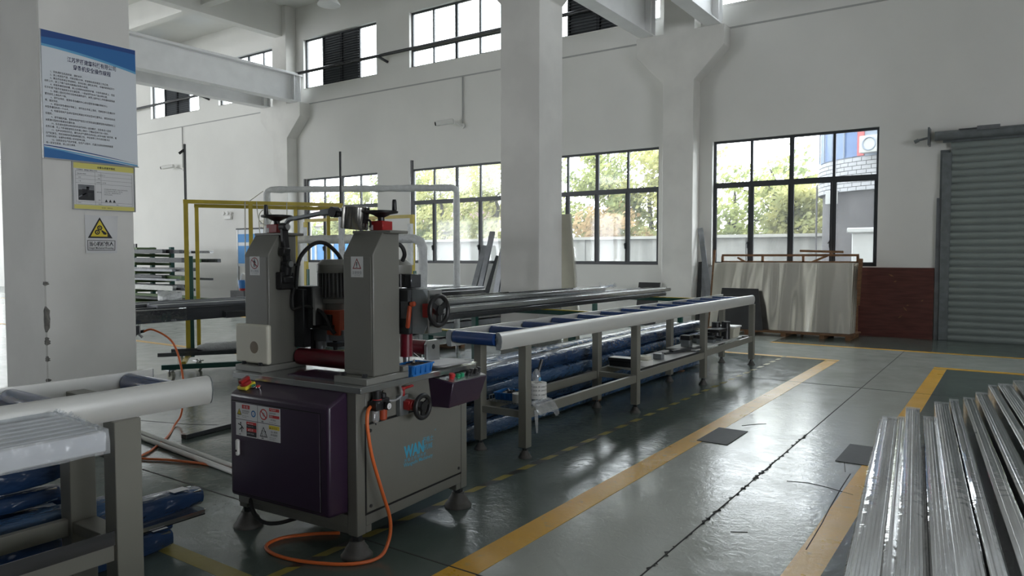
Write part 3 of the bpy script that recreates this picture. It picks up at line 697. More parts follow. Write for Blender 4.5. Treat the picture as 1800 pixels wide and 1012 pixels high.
# ================================================================== THE MACHINE (local frame, front right corner of the table plate at 0,0)
MO = (-2.637, 2.491, 0); MR = math.radians(3.5)
mc = thing('assembly_machine', 'grey and purple profile assembly machine with two columns, at the middle of the hall', 'machine', MO, MR, local=True)
b = MB()
for x in (-.95, -.115):
    for y in (.02, .92): b.box(x, x + .065, y, y + .065, .134, .868)
for y in (.02, .92): b.box(-.885, -.115, y, y + .065, .172, .235); b.box(-.885, -.115, y, y + .065, .80, .868)
for x in (-.95, -.115): b.box(x, x + .065, .085, .92, .172, .235); b.box(x, x + .065, .085, .92, .70, .868)
for x in (-.95, -.115):
    for y0, y1 in ((.085, .13), (.875, .92)): b.box(x + .002, x + .063, y0, y1, .134, .175)
b.box(-.885, -.115, .03, .04, .134, .172)
b.build('base_frame', 'grey', mc, bevel=.004)
MB().box(-.93, -.07, .045, .96, .2, .85).build('body_shell', 'grey', mc)
p_ = MB().box(-.058, -.046, .088, .917, .24, .69).build('side_panel', 'grey', mc, bevel=.002)
g_ = MB(); g_.box(-.051, -.0492, .078, .088, .23, .70); g_.box(-.051, -.0492, .917, .924, .23, .70); g_.box(-.051, -.0492, .078, .924, .228, .238); g_.box(-.051, -.0492, .078, .924, .69, .697); g_.build('panel_gap', 'cavity', p_)
for y in (.115, .89):
    for z in (.27, .66): MB().cyl((-.05, y, z), (-.041, y, z), .009, 10).build('screw', 'dark', p_)
lg = MB(); xx = -.0452
lg.m = 0; lg.text('WAN', (xx, .385, .452), (0, 1, 0), (0, 0, 1), .088, sx=.78, bold=.045); lg.build('printed_logo', 'logo', p_, smooth=0); lg = MB()
lg.text('万格士', (xx, .545, .500), (0, 1, 0), (0, 0, 1), .036, sx=.9); lg.text('机械', (xx, .548, .458), (0, 1, 0), (0, 0, 1), .036, sx=1.2)
lg.text('®', (xx, .655, .545), (0, 1, 0), (0, 0, 1), .02)
lg.text('万 格 士 机 械 科 技', (xx, .383, .428), (0, 1, 0), (0, 0, 1), .020, sx=1.1)
lg.text('Wangeshi Machinery', (xx, .378, .402), (0, 1, 0), (0, 0, 1), .031, sx=.98, bold=.01)
lg.build('printed_lettering', 'logo', p_, smooth=0, kind='stuff')
def ft(x, y, par, s=1.0, zt=.15):
    m_ = MB(); m_.lathe([(.066, 0), (.068, .012), (.060, .022), (.050, .034), (.050, .040), (.034, .062), (.032, .075)], (x, y, 0), n=20); m_.v = [Vector((x + (q.x - x) * s, y + (q.y - y) * s, q.z * s)) for q in m_.v]
    o = m_.build('foot', 'foot', par, smooth=.9)
    r = MB(); r.cyl((x, y, .06 * s), (x, y, zt), .013 * s, 10); r.cyl((x, y, .075 * s), (x, y, .10 * s), .024 * s, 6); r.build('foot_screw', 'dark', o)
for x in (-.92, -.082):
    for y in (.06, .955): ft(x - .03, y + .02, mc, 1.22)
MB().box(-.9645, 0, 0, 1.012, .868, .9).build('table_plate', 'plate', mc, bevel=.002)
MB().box(-.62, -.26, .09, .30, .9001, .906).build('table_recess', 'purple', mc)

# electrical cabinet with a sloping top
cab = MB().prism([(-.838, -.12, .262), (-.838, .019, .252), (-.838, .019, .866), (-.838, 0, .866), (-.838, -.12, .815)], (.736, 0, 0)).build('electrical_cabinet', 'purple', mc, bevel=.016, seg=3)
dr = MB().box(-.815, -.160, -.1235, -.1185, .285, .775).build('cabinet_door', 'purple', cab, bevel=.0035, seg=2)
g_ = MB()
for q in ((-.82, -.815, .28, .78), (-.160, -.155, .28, .78), (-.82, -.155, .775, .78), (-.82, -.155, .28, .285)): g_.box(q[0], q[1], -.1208, -.1198, q[2], q[3])
g_.build('door_gap', 'cavity', cab)
hd = MB(); hd.box(-.772, -.748, -.142, -.123, .485, .575); hd.build('latch_handle', 'white', cab, bevel=.010, seg=3)
MB().cyl((-.76, -.1425, .515), (-.76, -.144, .515), .006, 10).build('keyhole', 'ink', cab)
def slope(y): return .866 + (y - 0) * (.051 / .12)
up = Vector((0, -.051, .12)).normalized()
sw = Vector((-.775, -.055, slope(-.055)))
m_ = MB(); v_ = Vector((0, .12, .051)).normalized(); h_ = Vector((1, 0, 0))
def pad(c, w_, l_, t_): return [c - h_ * w_ - v_ * l_, c + h_ * w_ - v_ * l_, c + h_ * w_ + v_ * l_, c - h_ * w_ + v_ * l_, c - h_ * w_ - v_ * l_ + up * t_, c + h_ * w_ - v_ * l_ + up * t_, c + h_ * w_ + v_ * l_ + up * t_, c - h_ * w_ + v_ * l_ + up * t_]
MB().hexa(pad(sw, .036, .036, .018)).build('switch_plate', 'yellow', cab, bevel=.004)
m_ = MB(); m_.lathe([(.031, .018), (.031, .03), (.026, .034), (.018, .034), (.018, .036)], sw, up, 20); m_.hexa(pad(sw + up * .034, .011, .030, .018)); m_.build('rotary_knob', 'red', cab, bevel=.002)
for dx, cm in ((.062, 'green'), (.1, 'signred')):
    c = sw + h_ * dx + v_ * -.002
    m_ = MB(); m_.lathe([(.0145, 0), (.0145, .012), (.013, .014)], c, up, 16); o = m_.build('push_button', 'chrome', cab)
    m_ = MB(); m_.lathe([(.0105, .013), (.0105, .019), (.009, .0205)], c, up, 16); m_.build('push_button_cap', cm, cab)
# four warning stickers on the cabinet door, each a printed sheet
def sticker(x0, z0, kind):
    s = MB(); y = -.1246; W_, H_ = .170, .086
    X, Z = (1, 0, 0), (0, 0, 1)
    def r(u0, v0, u1, v1, m_, d=.0004): s.m = m_; s.poly([(x0 + u0 * W_, y - d, z0 + v0 * H_), (x0 + u1 * W_, y - d, z0 + v0 * H_), (x0 + u1 * W_, y - d, z0 + v1 * H_), (x0 + u0 * W_, y - d, z0 + v1 * H_)])
    def t(u, v, body, sz, m_, al='L', bo=0): s.m = m_; s.text(body, (x0 + u * W_, y - .0010, z0 + v * H_), X, Z, sz, al, bold=bo)
    def tri(u, v, sz, m_, d): s.m = m_; cx, cz = x0 + u * W_, z0 + v * H_; s.poly([(cx - sz, y - d, cz - sz * .8), (cx + sz, y - d, cz - sz * .8), (cx, y - d, cz + sz)])
    def disc(u, v, rad, m_, d): s.m = m_; cx, cz = x0 + u * W_, z0 + v * H_; s.poly([(cx + rad * math.cos(k * PI / 10), y - d, cz + rad * math.sin(k * PI / 10)) for k in range(20)])
    s.m = 0; s.box(x0, x0 + W_, y, y + .001, z0, z0 + H_)
    if kind == 0:
        tri(.17, .45, .019, 1, .0005); tri(.17, .44, .015, 4, .0008); t(.17, .3, 'ϟ', .022, 1, 'C'); r(.30, .68, .66, .92, 2); t(.48, .72, '危 险', .016, 0, 'C'); t(.31, .50, '机内有高电压', .0095, 1); t(.31, .38, '非专业勿动', .0095, 1); t(.31, .22, 'High voltage inside', .0065, 1); t(.31, .13, 'Keep closed', .0065, 1)
        disc(.83, .45, .018, 5, .0005); disc(.83, .45, .011, 0, .0008); t(.83, .38, '目', .012, 5, 'C'); t(.08, .12, '小心', .008, 1, bo=.02)
    if kind == 1:
        disc(.27, .52, .029, 2, .0005); disc(.27, .52, .023, 0, .0008); s.m = 1; s.text('手', (x0 + .27 * W_, y - .001, z0 + .38 * H_), X, Z, .024, 'C'); s.m = 2; cx, cz = x0 + .27 * W_, z0 + .52 * H_; s.poly([(cx - .020, y - .0013, cz + .013), (cx - .016, y - .0013, cz + .018), (cx + .020, y - .0013, cz - .013), (cx + .016, y - .0013, cz - .018)])
        r(.52, .78, .97, .97, 2); t(.54, .82, '严禁伸手', .012, 0); t(.53, .62, '运转中请勿', .010, 1); t(.53, .52, 'Do not touch', .007, 1); r(.52, .38, .97, .55, 2); t(.54, .415, '警告', .012, 0); t(.58, .22, '手勿靠近', .010, 1); t(.53, .08, 'Keep hands away', .007, 1); t(.18, .05, '禁止', .008, 1, bo=.02)
    if kind == 2:
        s.m = 1; fx, fz = x0 + .26 * W_, z0 + .5 * H_
        for a, b in (((-.006, .020), (.004, .004)), ((.004, .004), (-.016, -.012)), ((.004, .004), (.002, -.022)), ((-.002, .014), (-.026, .020)), ((-.002, .014), (.018, -.004))):
            d = Vector((b[0] - a[0], 0, b[1] - a[1])); n_ = Vector((-d.z, 0, d.x)).normalized() * .0028; A = Vector((fx + a[0], y - .0008, fz + a[1])); B = Vector((fx + b[0], y - .0008, fz + b[1])); s.poly([A - n_, B - n_, B + n_, A + n_])
        disc(.23, .80, .005, 1, .0008); r(.5, .05, .96, .95, 1); r(.5, .78, .96, .95, 2, .0008); t(.55, .81, '▲DANGER', .009, 0); r(.5, .36, .96, .56, 2, .0008); t(.56, .40, '▲危 险', .013, 0); t(.52, .66, 'Moving parts inside', .0065, 0); t(.52, .2, '运转部件 请勿靠近', .0068, 0); t(.14, .06, '注意', .008, 1, bo=.02)
    if kind == 3:
        tri(.26, .46, .030, 1, .0005); tri(.26, .445, .0235, 0, .0008); t(.26, .26, 'ϟ', .035, 1, 'C'); r(.5, .72, .97, .96, 4); t(.53, .77, '▲CAUTION', .0105, 1); t(.58, .52, '当心触电', .013, 1); t(.58, .34, '断电维修', .013, 1); t(.53, .2, 'Electric shock risk', .0065, 1); t(.53, .1, 'Power off first', .0065, 1); t(.17, .06, '触电', .008, 1, bo=.02)
    s.build('warning_sticker', ['labelw', 'ink', 'signred', 'signdred', 'yellow', 'signblue'], cab, smooth=0)
sticker(-.781, .684, 0); sticker(-.607, .684, 1); sticker(-.781, .595, 2); sticker(-.607, .595, 3)

# two columns with sloping shoulders
def post(x0, x1, right):
    b = MB(); b.prism([(x0, .12, .935), (x0, .325, .935), (x0, .325, 1.67), (x0, .197, 1.67), (x0, .12, 1.556)], (x1 - x0, 0, 0)); p = b.build('machine_column', 'grey', mc, bevel=.006, seg=2)
    MB().box(x0 + .008, x1 - .012, .1170, .121, .965, 1.545).build('column_cover', 'grey', p, bevel=.0015)
    m_ = MB(); m_.box(x0 - .012, x1 + .012, .055, .385, .9, .935); m_.box(x1 - .03, x1 + .02, .33, .375, .935, .965); m_.build('column_base', 'greyd', p, bevel=.004)
    for x in (x0 + .03, x1 - .03):
        MB().cyl((x, .085, .935), (x, .085, .953), .014, 6).build('bolt', 'dark', p)
    MB().box(x0 - .01, x1 + .045, .20, .345, 1.668, 1.683).build('top_plate', 'grey', p, bevel=.003)
    cx = (x0 + x1) / 2 + (.04 if right else .02); cy = .255
    MB().box(cx - .045, cx + .045, cy - .04, cy + .04, 1.683, 1.733).build('red_gearbox', 'red', p, bevel=.004)
    MB().box(cx - .0455, cx - .02, cy - .041, cy - .03, 1.686, 1.712).build('position_label', 'labelw', p)
    w_ = MB(); w_.lathe([(.018, 1.733), (.018, 1.752), (.05, 1.768), (.088, 1.775), (.090, 1.784), (.084, 1.787), (.03, 1.783)], (cx, cy, 0), n=24); w_.build('handwheel', 'black', p, smooth=.8)
    w_ = MB(); w_.lathe([(.009, 1.78), (.013, 1.79), (.012, 1.835), (.009, 1.845)], (cx + (.065 if right else -.02), cy + (.03 if right else -.06), 0), n=12); w_.build('wheel_handle', 'black', p, smooth=.8)
    return p
pL = post(-1.0, -.80, 0); pR = post(-.227, -.022, 1)
def decal(x, kind, par):
    s = MB(); y = .1158; s.box(x, x + .083, y, y + .001, 1.442, 1.548); cx = x + .0415; Y = y - .0006
    if kind:   # triangle with exclamation mark
        s.m = 2; s.poly([(cx - .030, Y, 1.485), (cx + .030, Y, 1.485), (cx, Y, 1.540)]); s.m = 0; s.poly([(cx - .022, Y - .0003, 1.4895), (cx + .022, Y - .0003, 1.4895), (cx, Y - .0003, 1.530)])
        s.m = 1; s.poly([(cx - .003, Y - .0006, 1.500), (cx + .003, Y - .0006, 1.500), (cx + .003, Y - .0006, 1.520), (cx - .003, Y - .0006, 1.520)]); s.poly([(cx - .003, Y - .0006, 1.492), (cx + .003, Y - .0006, 1.492), (cx + .003, Y - .0006, 1.497), (cx - .003, Y - .0006, 1.497)])
        s.m = 3; s.text('注意安全', (cx, Y, 1.459), (1, 0, 0), (0, 0, 1), .017, 'C'); s.text('CAUTION', (cx, Y, 1.449), (1, 0, 0), (0, 0, 1), .009, 'C')
    else:      # barred circle with a walking figure
        for k, (R_, m_) in enumerate(((.033, 2), (.028, 0))): s.m = m_; s.poly([(cx + R_ * math.cos(i * PI / 12), Y - .0003 * k, 1.510 + R_ * math.sin(i * PI / 12)) for i in range(24)])
        s.m = 1; Y2 = Y - .0007
        s.poly([(cx - .004, Y2, 1.528), (cx + .004, Y2, 1.528), (cx + .004, Y2, 1.535), (cx - .004, Y2, 1.535)]); s.poly([(cx - .006, Y2, 1.507), (cx + .006, Y2, 1.507), (cx + .007, Y2, 1.526), (cx - .007, Y2, 1.526)])
        s.poly([(cx - .008, Y2, 1.488), (cx - .003, Y2, 1.488), (cx + .001, Y2, 1.507), (cx - .006, Y2, 1.507)]); s.poly([(cx + .004, Y2, 1.488), (cx + .009, Y2, 1.488), (cx + .006, Y2, 1.507), (cx, Y2, 1.507)]); s.poly([(cx + .006, Y2, 1.524), (cx + .013, Y2, 1.51), (cx + .010, Y2, 1.508), (cx + .004, Y2, 1.518)])
        s.m = 2; s.poly([(cx - .024, Y2 - .0003, 1.526), (cx - .020, Y2 - .0003, 1.531), (cx + .024, Y2 - .0003, 1.494), (cx + .020, Y2 - .0003, 1.489)])
        s.m = 3; s.text('禁止跨越', (cx, Y, 1.459), (1, 0, 0), (0, 0, 1), .017, 'C'); s.text('NO CROSSING', (cx, Y, 1.449), (1, 0, 0), (0, 0, 1), .008, 'C')
    s.build('warning_decal', ['labelw', 'ink', 'signdred', 'profgrey'], par, smooth=0)
decal(-.168, 1, pR); decal(-.949, 0, pL)
gd = MB(); gd.box(-1.045, -.775, .085, .119, .942, 1.165); o = gd.build('column_guard', 'cream', pL, bevel=.012, seg=2)
m_ = MB(); m_.lathe([(.036, 0), (.03, .001), (.002, .0012)], (-.885, .0852, 1.035), (0, -1, 0), 18); m_.build('grease_stain', 'stain', pL)

# working heads behind the columns
def head(cx, right):
    p = MB(); p.box(cx - .09, cx + .06, .33, .46, 1.13, 1.375); p.box(cx - .06, cx + .02, .30, .36, 1.02, 1.36); h0 = p.build('work_head', 'dark', mc, bevel=.006)
    e = MB(); e.box(cx + .06, cx + .08, .335, .45, 1.15, 1.37); e.build('head_plate', 'steel', h0)
    m_ = MB(); mx, my = cx + .095, .48
    m_.cyl((mx, my, 1.30), (mx, my, 1.455), .088, 28)
    for k in range(28): a = 2 * PI * k / 28; m_.bar((mx + .094 * math.cos(a), my + .094 * math.sin(a), 1.31), (mx + .094 * math.cos(a), my + .094 * math.sin(a), 1.45), .016, .007, (-math.sin(a), math.cos(a), 0))
    m_.build('motor_fins', 'motor', h0, smooth=0, kind='stuff')
    m_ = MB(); m_.lathe([(.104, 1.452), (.106, 1.457), (.106, 1.500), (.074, 1.530), (.02, 1.533)], (mx, my, 0), n=28); m_.build('motor_cowl', 'grey', h0)
    m_ = MB(); m_.lathe([(.06, 1.23), (.06, 1.27), (.085, 1.275), (.085, 1.305)], (mx, my, 0), n=22); m_.build('motor_flange', 'greyd', h0)
    MB().box(mx - .045, mx + .105, my - .075, my + .09, 1.09, 1.235).build('gear_box', 'orange', h0, bevel=.004)
    m_ = MB(); m_.box(cx - .02, cx + .10, .40, .52, 1.05, 1.13); m_.cyl((cx + .02, .43, 1.05), (cx + .02, .43, 1.0), .03, 14); m_.box(cx + .08, cx + .22, .42, .50, 1.055, 1.12); m_.build('tool_carrier', 'doorsteel', h0, bevel=.004)
    m_ = MB(); m_.box(cx + .085, cx + .145, .39, .45, 1.15, 1.21); m_.box(cx + .06, cx + .16, .38, .47, 1.12, 1.15); m_.cyl((cx + .13, .44, 1.13), (cx + .13, .44, 1.0), .014, 10); m_.box(cx + .09, cx + .18, .41, .47, 1.02, 1.045); m_.build('air_cylinder', 'black', h0, bevel=.003)
    m_ = MB(); m_.cyl((cx - .12, .40, 1.06), (cx - .03, .40, 1.06), .032, 14); m_.box(cx - .02, cx - .005, .39, .45, 1.0, 1.12); m_.build('wheel_arbor', 'black', h0)
    m_ = MB(); m_.cyl((cx + .02, .43, 1.0), (cx + .02, .43, .985), .016, 8); m_.build('clamp_tip', 'red', h0)
    return h0
hL = head(-.74, 0)
# right hand head with its side handwheel
b = MB(); b.box(-.10, .03, .335, .50, 1.135, 1.375); hR = b.build('work_head', 'dark', mc, bevel=.006)
b = MB(); b.prism([(.03, .36, 1.135), (.085, .385, 1.135), (.115, .385, 1.18), (.115, .385, 1.34), (.085, .385, 1.375), (.03, .36, 1.375)], (0, .11, 0)); b.build('head_plate', 'doorsteel', hR, bevel=.003)
MB().box(.115, .125, .39, .50, 1.14, 1.37).build('face_plate', 'steel', hR)
b = MB(); b.box(-.02, .03, .33, .345, 1.22, 1.31); b.build('slide_block', 'darkprof', hR)
MB().box(.088, .13, .375, .42, 1.225, 1.30).build('indicator', 'red', hR, bevel=.004)
def wheel(c, R, par, nm='side_handwheel'):
    c = Vector(c); w_ = MB(); w_.torus(c, (1, 0, 0), R - .012, .0135, 32, 8)
    w_.lathe([(.020, -.03), (.028, -.012), (.026, .012), (.012, .014)], c, (1, 0, 0), 16)
    for k in range(3):
        a = 2 * PI * k / 3 + .5; d = Vector((0, math.cos(a), math.sin(a))); w_.bar(c + d * .012, c + d * (R - .008), .030, .010, (1, 0, 0))
    w_.build(nm, 'black', par, smooth=.8)
wheel((.158, .43, 1.262), .090, hR)
b = MB(); b.cyl((.12, .43, 1.262), (.155, .43, 1.262), .014, 10); b.build('wheel_shaft', 'steel', hR)
b = MB(); b.bar((.035, .34, 1.29), (.03, .325, 1.17), .022, .022); b.bar((.035, .34, 1.295), (.065, .35, 1.30), .026, .026); b.build('clamp_lever', 'orange', hR, bevel=.006)
mx, my = -.215, .50
m_ = MB(); m_.cyl((mx, my, 1.375), (mx, my, 1.455), .085, 28)
for k in range(28): a = 2 * PI * k / 28; m_.bar((mx + .094 * math.cos(a), my + .094 * math.sin(a), 1.38), (mx + .094 * math.cos(a), my + .094 * math.sin(a), 1.45), .016, .007, (-math.sin(a), math.cos(a), 0))
m_.build('motor_fins', 'motor', hR, smooth=0, kind='stuff')
m_ = MB(); m_.lathe([(.104, 1.452), (.106, 1.457), (.106, 1.500), (.074, 1.530), (.02, 1.533)], (mx, my, 0), n=28); m_.build('motor_cowl', 'grey', hR)
MB().box(-.112, -.062, .47, .56, 1.375, 1.45).build('terminal_box', 'darkprof', hR, bevel=.004)

# rollers of the machine table
def roll(p, q, r, par, m_='redroll', nm='feed_roller'):
    o = MB().cyl(p, q, r, 24).build(nm, m_, par)
    p = Vector(p); q = Vector(q); d = (q - p).normalized(); MB().cyl(p - d * .035, q + d * .035, r * .35, 12).build('roller_shaft', 'dark', o); return o
roll((-.78, .33, .965), (-.25, .33, .965), .050, mc)
roll((-.78, .865, .99), (-.26, .865, .99), .045, mc)
for x in (-.82, -.235):
    b = MB(); b.prism([(x, .80, .9), (x, .93, .9), (x, .93, 1.02), (x, .912, 1.04), (x, .818, 1.04), (x, .80, 1.02)], (.022, 0, 0)); o = b.build('roller_bracket', 'steel', mc, bevel=.003)
    MB().cyl((x + .0215, .865, 1.0), (x + .0235, .865, 1.0), .015, 14).build('bracket_hole', 'cavity', o)
b = MB(); b.cyl((-.125, .50, .99), (-.125, .50, 1.125), .036, 22); b.build('guide_roller', 'redroll', mc)
b = MB(); b.cyl((-.125, .50, .9), (-.125, .50, .99), .02, 12); b.box(-.17, -.08, .47, .53, .9, .925); b.build('guide_stand', 'steel', mc)
# side controls: control box, handwheel, valve, air filter
cbx = MB(); cbx.hexa([(-.05, .635, .69), (.062, .645, .69), (.062, .955, .69), (-.05, .965, .69), (-.05, .60, .868), (.105, .63, .838), (.105, .975, .838), (-.05, .99, .868)]); cb_ = cbx.build('control_box', 'purple', mc, bevel=.004)
tpn = Vector((.03, 0, .155)).normalized()
MB().hexa([(-.03, .612, .8645), (.100, .637, .8395), (.100, .968, .8395), (-.03, .982, .8645), (-.0298, .612, .8675), (.1002, .637, .8425), (.1002, .968, .8425), (-.0298, .982, .8675)]).build('button_panel', 'steel', cb_)
for k, (y, cm, hh) in enumerate(((.69, 'signred', .03), (.745, 'green', .018), (.79, 'green', .018), (.845, 'black', .026), (.885, 'black', .03), (.925, 'black', .026), (.96, 'black', .03))):
    c = Vector((.05 if k % 2 == 0 else .055, y, .851)); m_ = MB(); m_.lathe([(.015, 0), (.015, .008), (.013, .010), (.018 if k == 0 else .0135, .014), (.018 if k == 0 else .0135, hh), (.010, hh + .004)], c, tpn, 16); m_.build('control_button', cm, cb_)
b = MB(); b.box(-.05, -.02, .322, .392, .695, .805); hw = b.build('wheel_mount', 'doorsteel', mc, bevel=.003)
b = MB(); b.cyl((-.02, .375, .752), (.035, .375, .752), .030, 20); b.box(-.02, .02, .345, .405, .728, .776); b.build('indicator', 'red', hw, bevel=.003)
wheel((.062, .41, .742), .072, hw)
b = MB(); b.cyl((-.01, .335, .805), (-.01, .335, .842), .010, 10); b.bar((-.01, .335, .846), (.0, .405, .852), .016, .012); b.cyl((-.01, .335, .838), (-.01, .335, .855), .014, 10); b.build('valve_lever', 'red', hw, bevel=.003)
b = MB(); b.box(-.05, .01, .10, .16, .765, .812); b.lathe([(.03, .80), (.030, .815), (.020, .822), (.022, .832), (.022, .868), (.018, .87)], (-.012, .130, 0), n=18); b.box(-.04, .0, .155, .215, .765, .82); b.cyl((-.02, .185, .82), (-.02, .185, .845), .018, 14); b.box(-.012, .02, .165, .20, .765, .805); fr = b.build('air_regulator', 'black', mc, bevel=.003)
MB().lathe([(.0235, .818), (.0235, .823)], (-.012, .130, 0), n=18).build('pink_ring', 'signred', fr)
MB().lathe([(.019, .765), (.019, .715), (.012, .703)], (-.015, .125, 0), n=16).build('clear_bowl', 'bowl', fr)
MB().lathe([(.003, .703), (.003, .690)], (-.015, .125, 0), n=8).build('drain_pin', 'black', fr)
MB().lathe([(.021, .765), (.021, .712), (.014, .704)], (-.02, .185, 0), n=16).build('amber_bowl', 'orange', fr)
MB().lathe([(.020, 0), (.020, .014), (.019, .016)], (.018, .172, .784), (1, 0, 0), 20).build('gauge_body', 'black', fr)
g_ = MB(); g_.lathe([(.016, .0165), (.016, .0172)], (.018, .172, .784), (1, 0, 0), 20); g_.m = 1; g_.bar((.0356, .172, .784), (.0356, .166, .776), .0012, .0012); g_.build('gauge_dial', ['labelw', 'ink'], fr)
b = MB(); b.tube([(-.01, .215, .80), (.01, .25, .80), (.01, .30, .82), (-.02, .32, .86), (-.045, .31, .868)], .006, 8, 6); b.build('air_line', 'bowl', fr)
MB().lathe([(.004, .0), (.009, .006), (.004, .013)], (-.02, .185, .845), n=10).build('purge_knob', 'chrome', fr)
b = MB(); b.tube([(-.03, .10, .785), (-.01, .06, .77), (.0, .045, .70), (.01, .065, .55), (.025, .12, .36), (.03, .175, .2), (.03, .165, .09), (.02, .10, .02), (-.06, -.02, .012), (-.25, -.11, .012), (-.45, -.14, .012), (-.60, -.09, .012), (-.62, .03, .012), (-.52, .16, .012), (-.4, .25, .012)], .0095, 8, 7); b.build('air_hose', 'hose', mc, smooth=1)
b = MB(); b.tube([(-.86, .02, .2), (-.80, -.0, .12), (-.72, -.0, .09), (-.62, .02, .10), (-.5, .1, .14)], .011, 8, 6); b.build('supply_cable', 'rubber', mc)
b = MB(); b.box(-.93, -.85, .0, .06, .17, .25); b.build('cabinet_bracket', 'greyd', mc)
# conduits and work lamp on the left column
b = MB(); b.tube([(-.79, .31, 1.30), (-.785, .31, 1.42), (-.775, .33, 1.54), (-.74, .40, 1.62), (-.70, .46, 1.625), (-.64, .49, 1.57), (-.61, .5, 1.52)], .012, 8, 7); b.build('motor_conduit', 'rubber', mc)
b = MB(); b.tube([(-.785, .29, 1.37), (-.79, .28, 1.30), (-.775, .28, 1.245), (-.72, .32, 1.26), (-.64, .37, 1.22), (-.59, .39, 1.13), (-.57, .40, 1.10)], .012, 8, 7); b.build('head_conduit', 'rubber', mc)
b = MB(); b.tube([(-.15, .49, 1.51), (-.115, .48, 1.56), (-.12, .45, 1.61), (-.15, .38, 1.625), (-.17, .34, 1.62)], .012, 8, 6); b.build('motor_conduit', 'rubber', mc)
MB().box(-.80, -.772, .29, .33, 1.495, 1.507).build('conduit_clip', 'black', mc)
b = MB(); b.box(-.80, -.755, .17, .27, 1.36, 1.46); b.box(-.80, -.74, .18, .25, 1.395, 1.435); lb = b.build('lamp_clamp', 'black', mc, bevel=.006)
b = MB(); b.cyl((-.775, .225, 1.44), (-.765, .225, 1.50), .03, 14); b.cyl((-.79, .225, 1.505), (-.735, .225, 1.505), .026, 16); b.cyl((-.79, .205, 1.715), (-.735, .205, 1.715), .024, 16); b.bar((-.765, .225, 1.50), (-.765, .205, 1.715), .042, .03, (1, 0, 0)); b.bar((-.77, .21, 1.55), (-.76, .21, 1.60), .055, .04, (1, 0, 0)); b.build('lower_arm', 'black', lb, bevel=.006)
for z, y in ((1.505, .225), (1.715, .205)): MB().cyl((-.735, y, z), (-.729, y, z), .017, 16).build('arm_pivot', 'steel', lb)
b = MB(); b.tube([(-.755, .205, 1.72), (-.72, .205, 1.755), (-.66, .205, 1.762)], .014, 8, 4); b.bar((-.68, .205, 1.759), (-.40, .2, 1.79), .028, .022); b.bar((-.46, .2, 1.784), (-.38, .2, 1.79), .036, .034); b.build('upper_arm', 'doorsteel', lb, bevel=.005)
b = MB(); b.cyl((-.36, .175, 1.785), (-.36, .215, 1.785), .028, 18); b.cyl((-.36, .195, 1.785), (-.30, .195, 1.772), .016, 12); b.build('elbow_joint', 'black', lb)
ax = Vector((.10, 0, .99)).normalized(); c = Vector((-.222, .2, 1.692))
b = MB(); b.lathe([(.070, .0), (.073, .004), (.070, .115), (.062, .121), (.01, .123)], c, ax, 28); b.build('lamp_head', 'lampsteel', lb, smooth=.8)
for k in range(7):
    a = PI + k * PI / 6; d = Vector((math.cos(a), math.sin(a), 0)); MB().bar(c + d * .071 + ax * .01, c + d * .0695 + ax * .11, .006, .003, (-d.y, d.x, 0)).build('cooling_groove', 'ink', lb)
b = MB(); b.bar((-.165, .2, 1.755), (-.135, .2, 1.75), .03, .06); b.tube([(-.14, .2, 1.76), (-.125, .2, 1.785), (-.118, .2, 1.80)], .006, 6); b.tube([(-.14, .2, 1.74), (-.115, .2, 1.735), (-.108, .2, 1.715), (-.115, .2, 1.70)], .006, 6, 3); b.build('lamp_bracket', 'black', lb)

# things lying on the machine table
def ML(p): return Matrix.Translation(Vector(MO)) @ Matrix.Rotation(MR, 4, 'Z') @ Vector(p)
def mtray(name, label, loc, rz, L_, W_, H_, group=None):
    t = thing(name, label, 'tray', loc, rz, local=True, group=group); b = MB(); e = .004; f = .012
    b.hexa([(-L_ + f, -W_ + f, 0), (L_ - f, -W_ + f, 0), (L_ - f, W_ - f, 0), (-L_ + f, W_ - f, 0), (-L_ + f, -W_ + f, e), (L_ - f, -W_ + f, e), (L_ - f, W_ - f, e), (-L_ + f, W_ - f, e)])
    for (x0, y0, x1, y1) in ((-L_, -W_, L_, -W_), (L_, -W_, L_, W_), (L_, W_, -L_, W_), (-L_, W_, -L_, -W_)):
        q = 1 - f / L_; w_ = 1 - f / W_; i = 1 - e / L_; j = 1 - e / W_
        b.hexa([(x0 * q, y0 * w_, 0), (x1 * q, y1 * w_, 0), (x1 * q * i, y1 * w_ * j, 0), (x0 * q * i, y0 * w_ * j, 0), (x0, y0, H_), (x1, y1, H_), (x1 * i, y1 * j, H_), (x0 * i, y0 * j, H_)])
    b.build('tray_shell', 'tray', t, smooth=0); r = MB()
    for (x0, y0, x1, y1) in ((-L_, -W_, L_, -W_), (L_, -W_, L_, W_), (L_, W_, -L_, W_), (-L_, W_, -L_, -W_)): r.bar((x0, y0, H_ - .004), (x1, y1, H_ - .004), .010, .008)
    for k in range(5): x = -L_ + 2 * L_ * (k + .5) / 5; r.box(x - .003, x + .003, -W_ - .001, -W_ + .008, .012, H_ - .008)
    for k in range(4): y = -W_ + 2 * W_ * (k + .5) / 4; r.box(L_ - .008, L_ + .001, y - .003, y + .003, .012, H_ - .008)
    r.build('tray_rim', 'tray', t, smooth=0)
    rnd = random.Random(4)
    for k in range(7):
        x, y = rnd.uniform(-L_ * .6, L_ * .6), rnd.uniform(-W_ * .6, W_ * .6); m_ = MB(); a = rnd.uniform(0, 3); l = rnd.uniform(.02, .05); z = H_ - .012 + rnd.uniform(-.004, .012)
        m_.cyl((x - l * math.cos(a), y - l * math.sin(a), z), (x + l * math.cos(a), y + l * math.sin(a), z + .006), rnd.uniform(.006, .012), 8); m_.build('tool_part', rnd.choice(['dark', 'steel', 'black']), t)
    m_ = MB().box(-L_ * .8, L_ * .8, -W_ * .8, W_ * .8, .004, H_ - .02); m_.build('tray_filling', 'dark', t, bevel=.004); return t
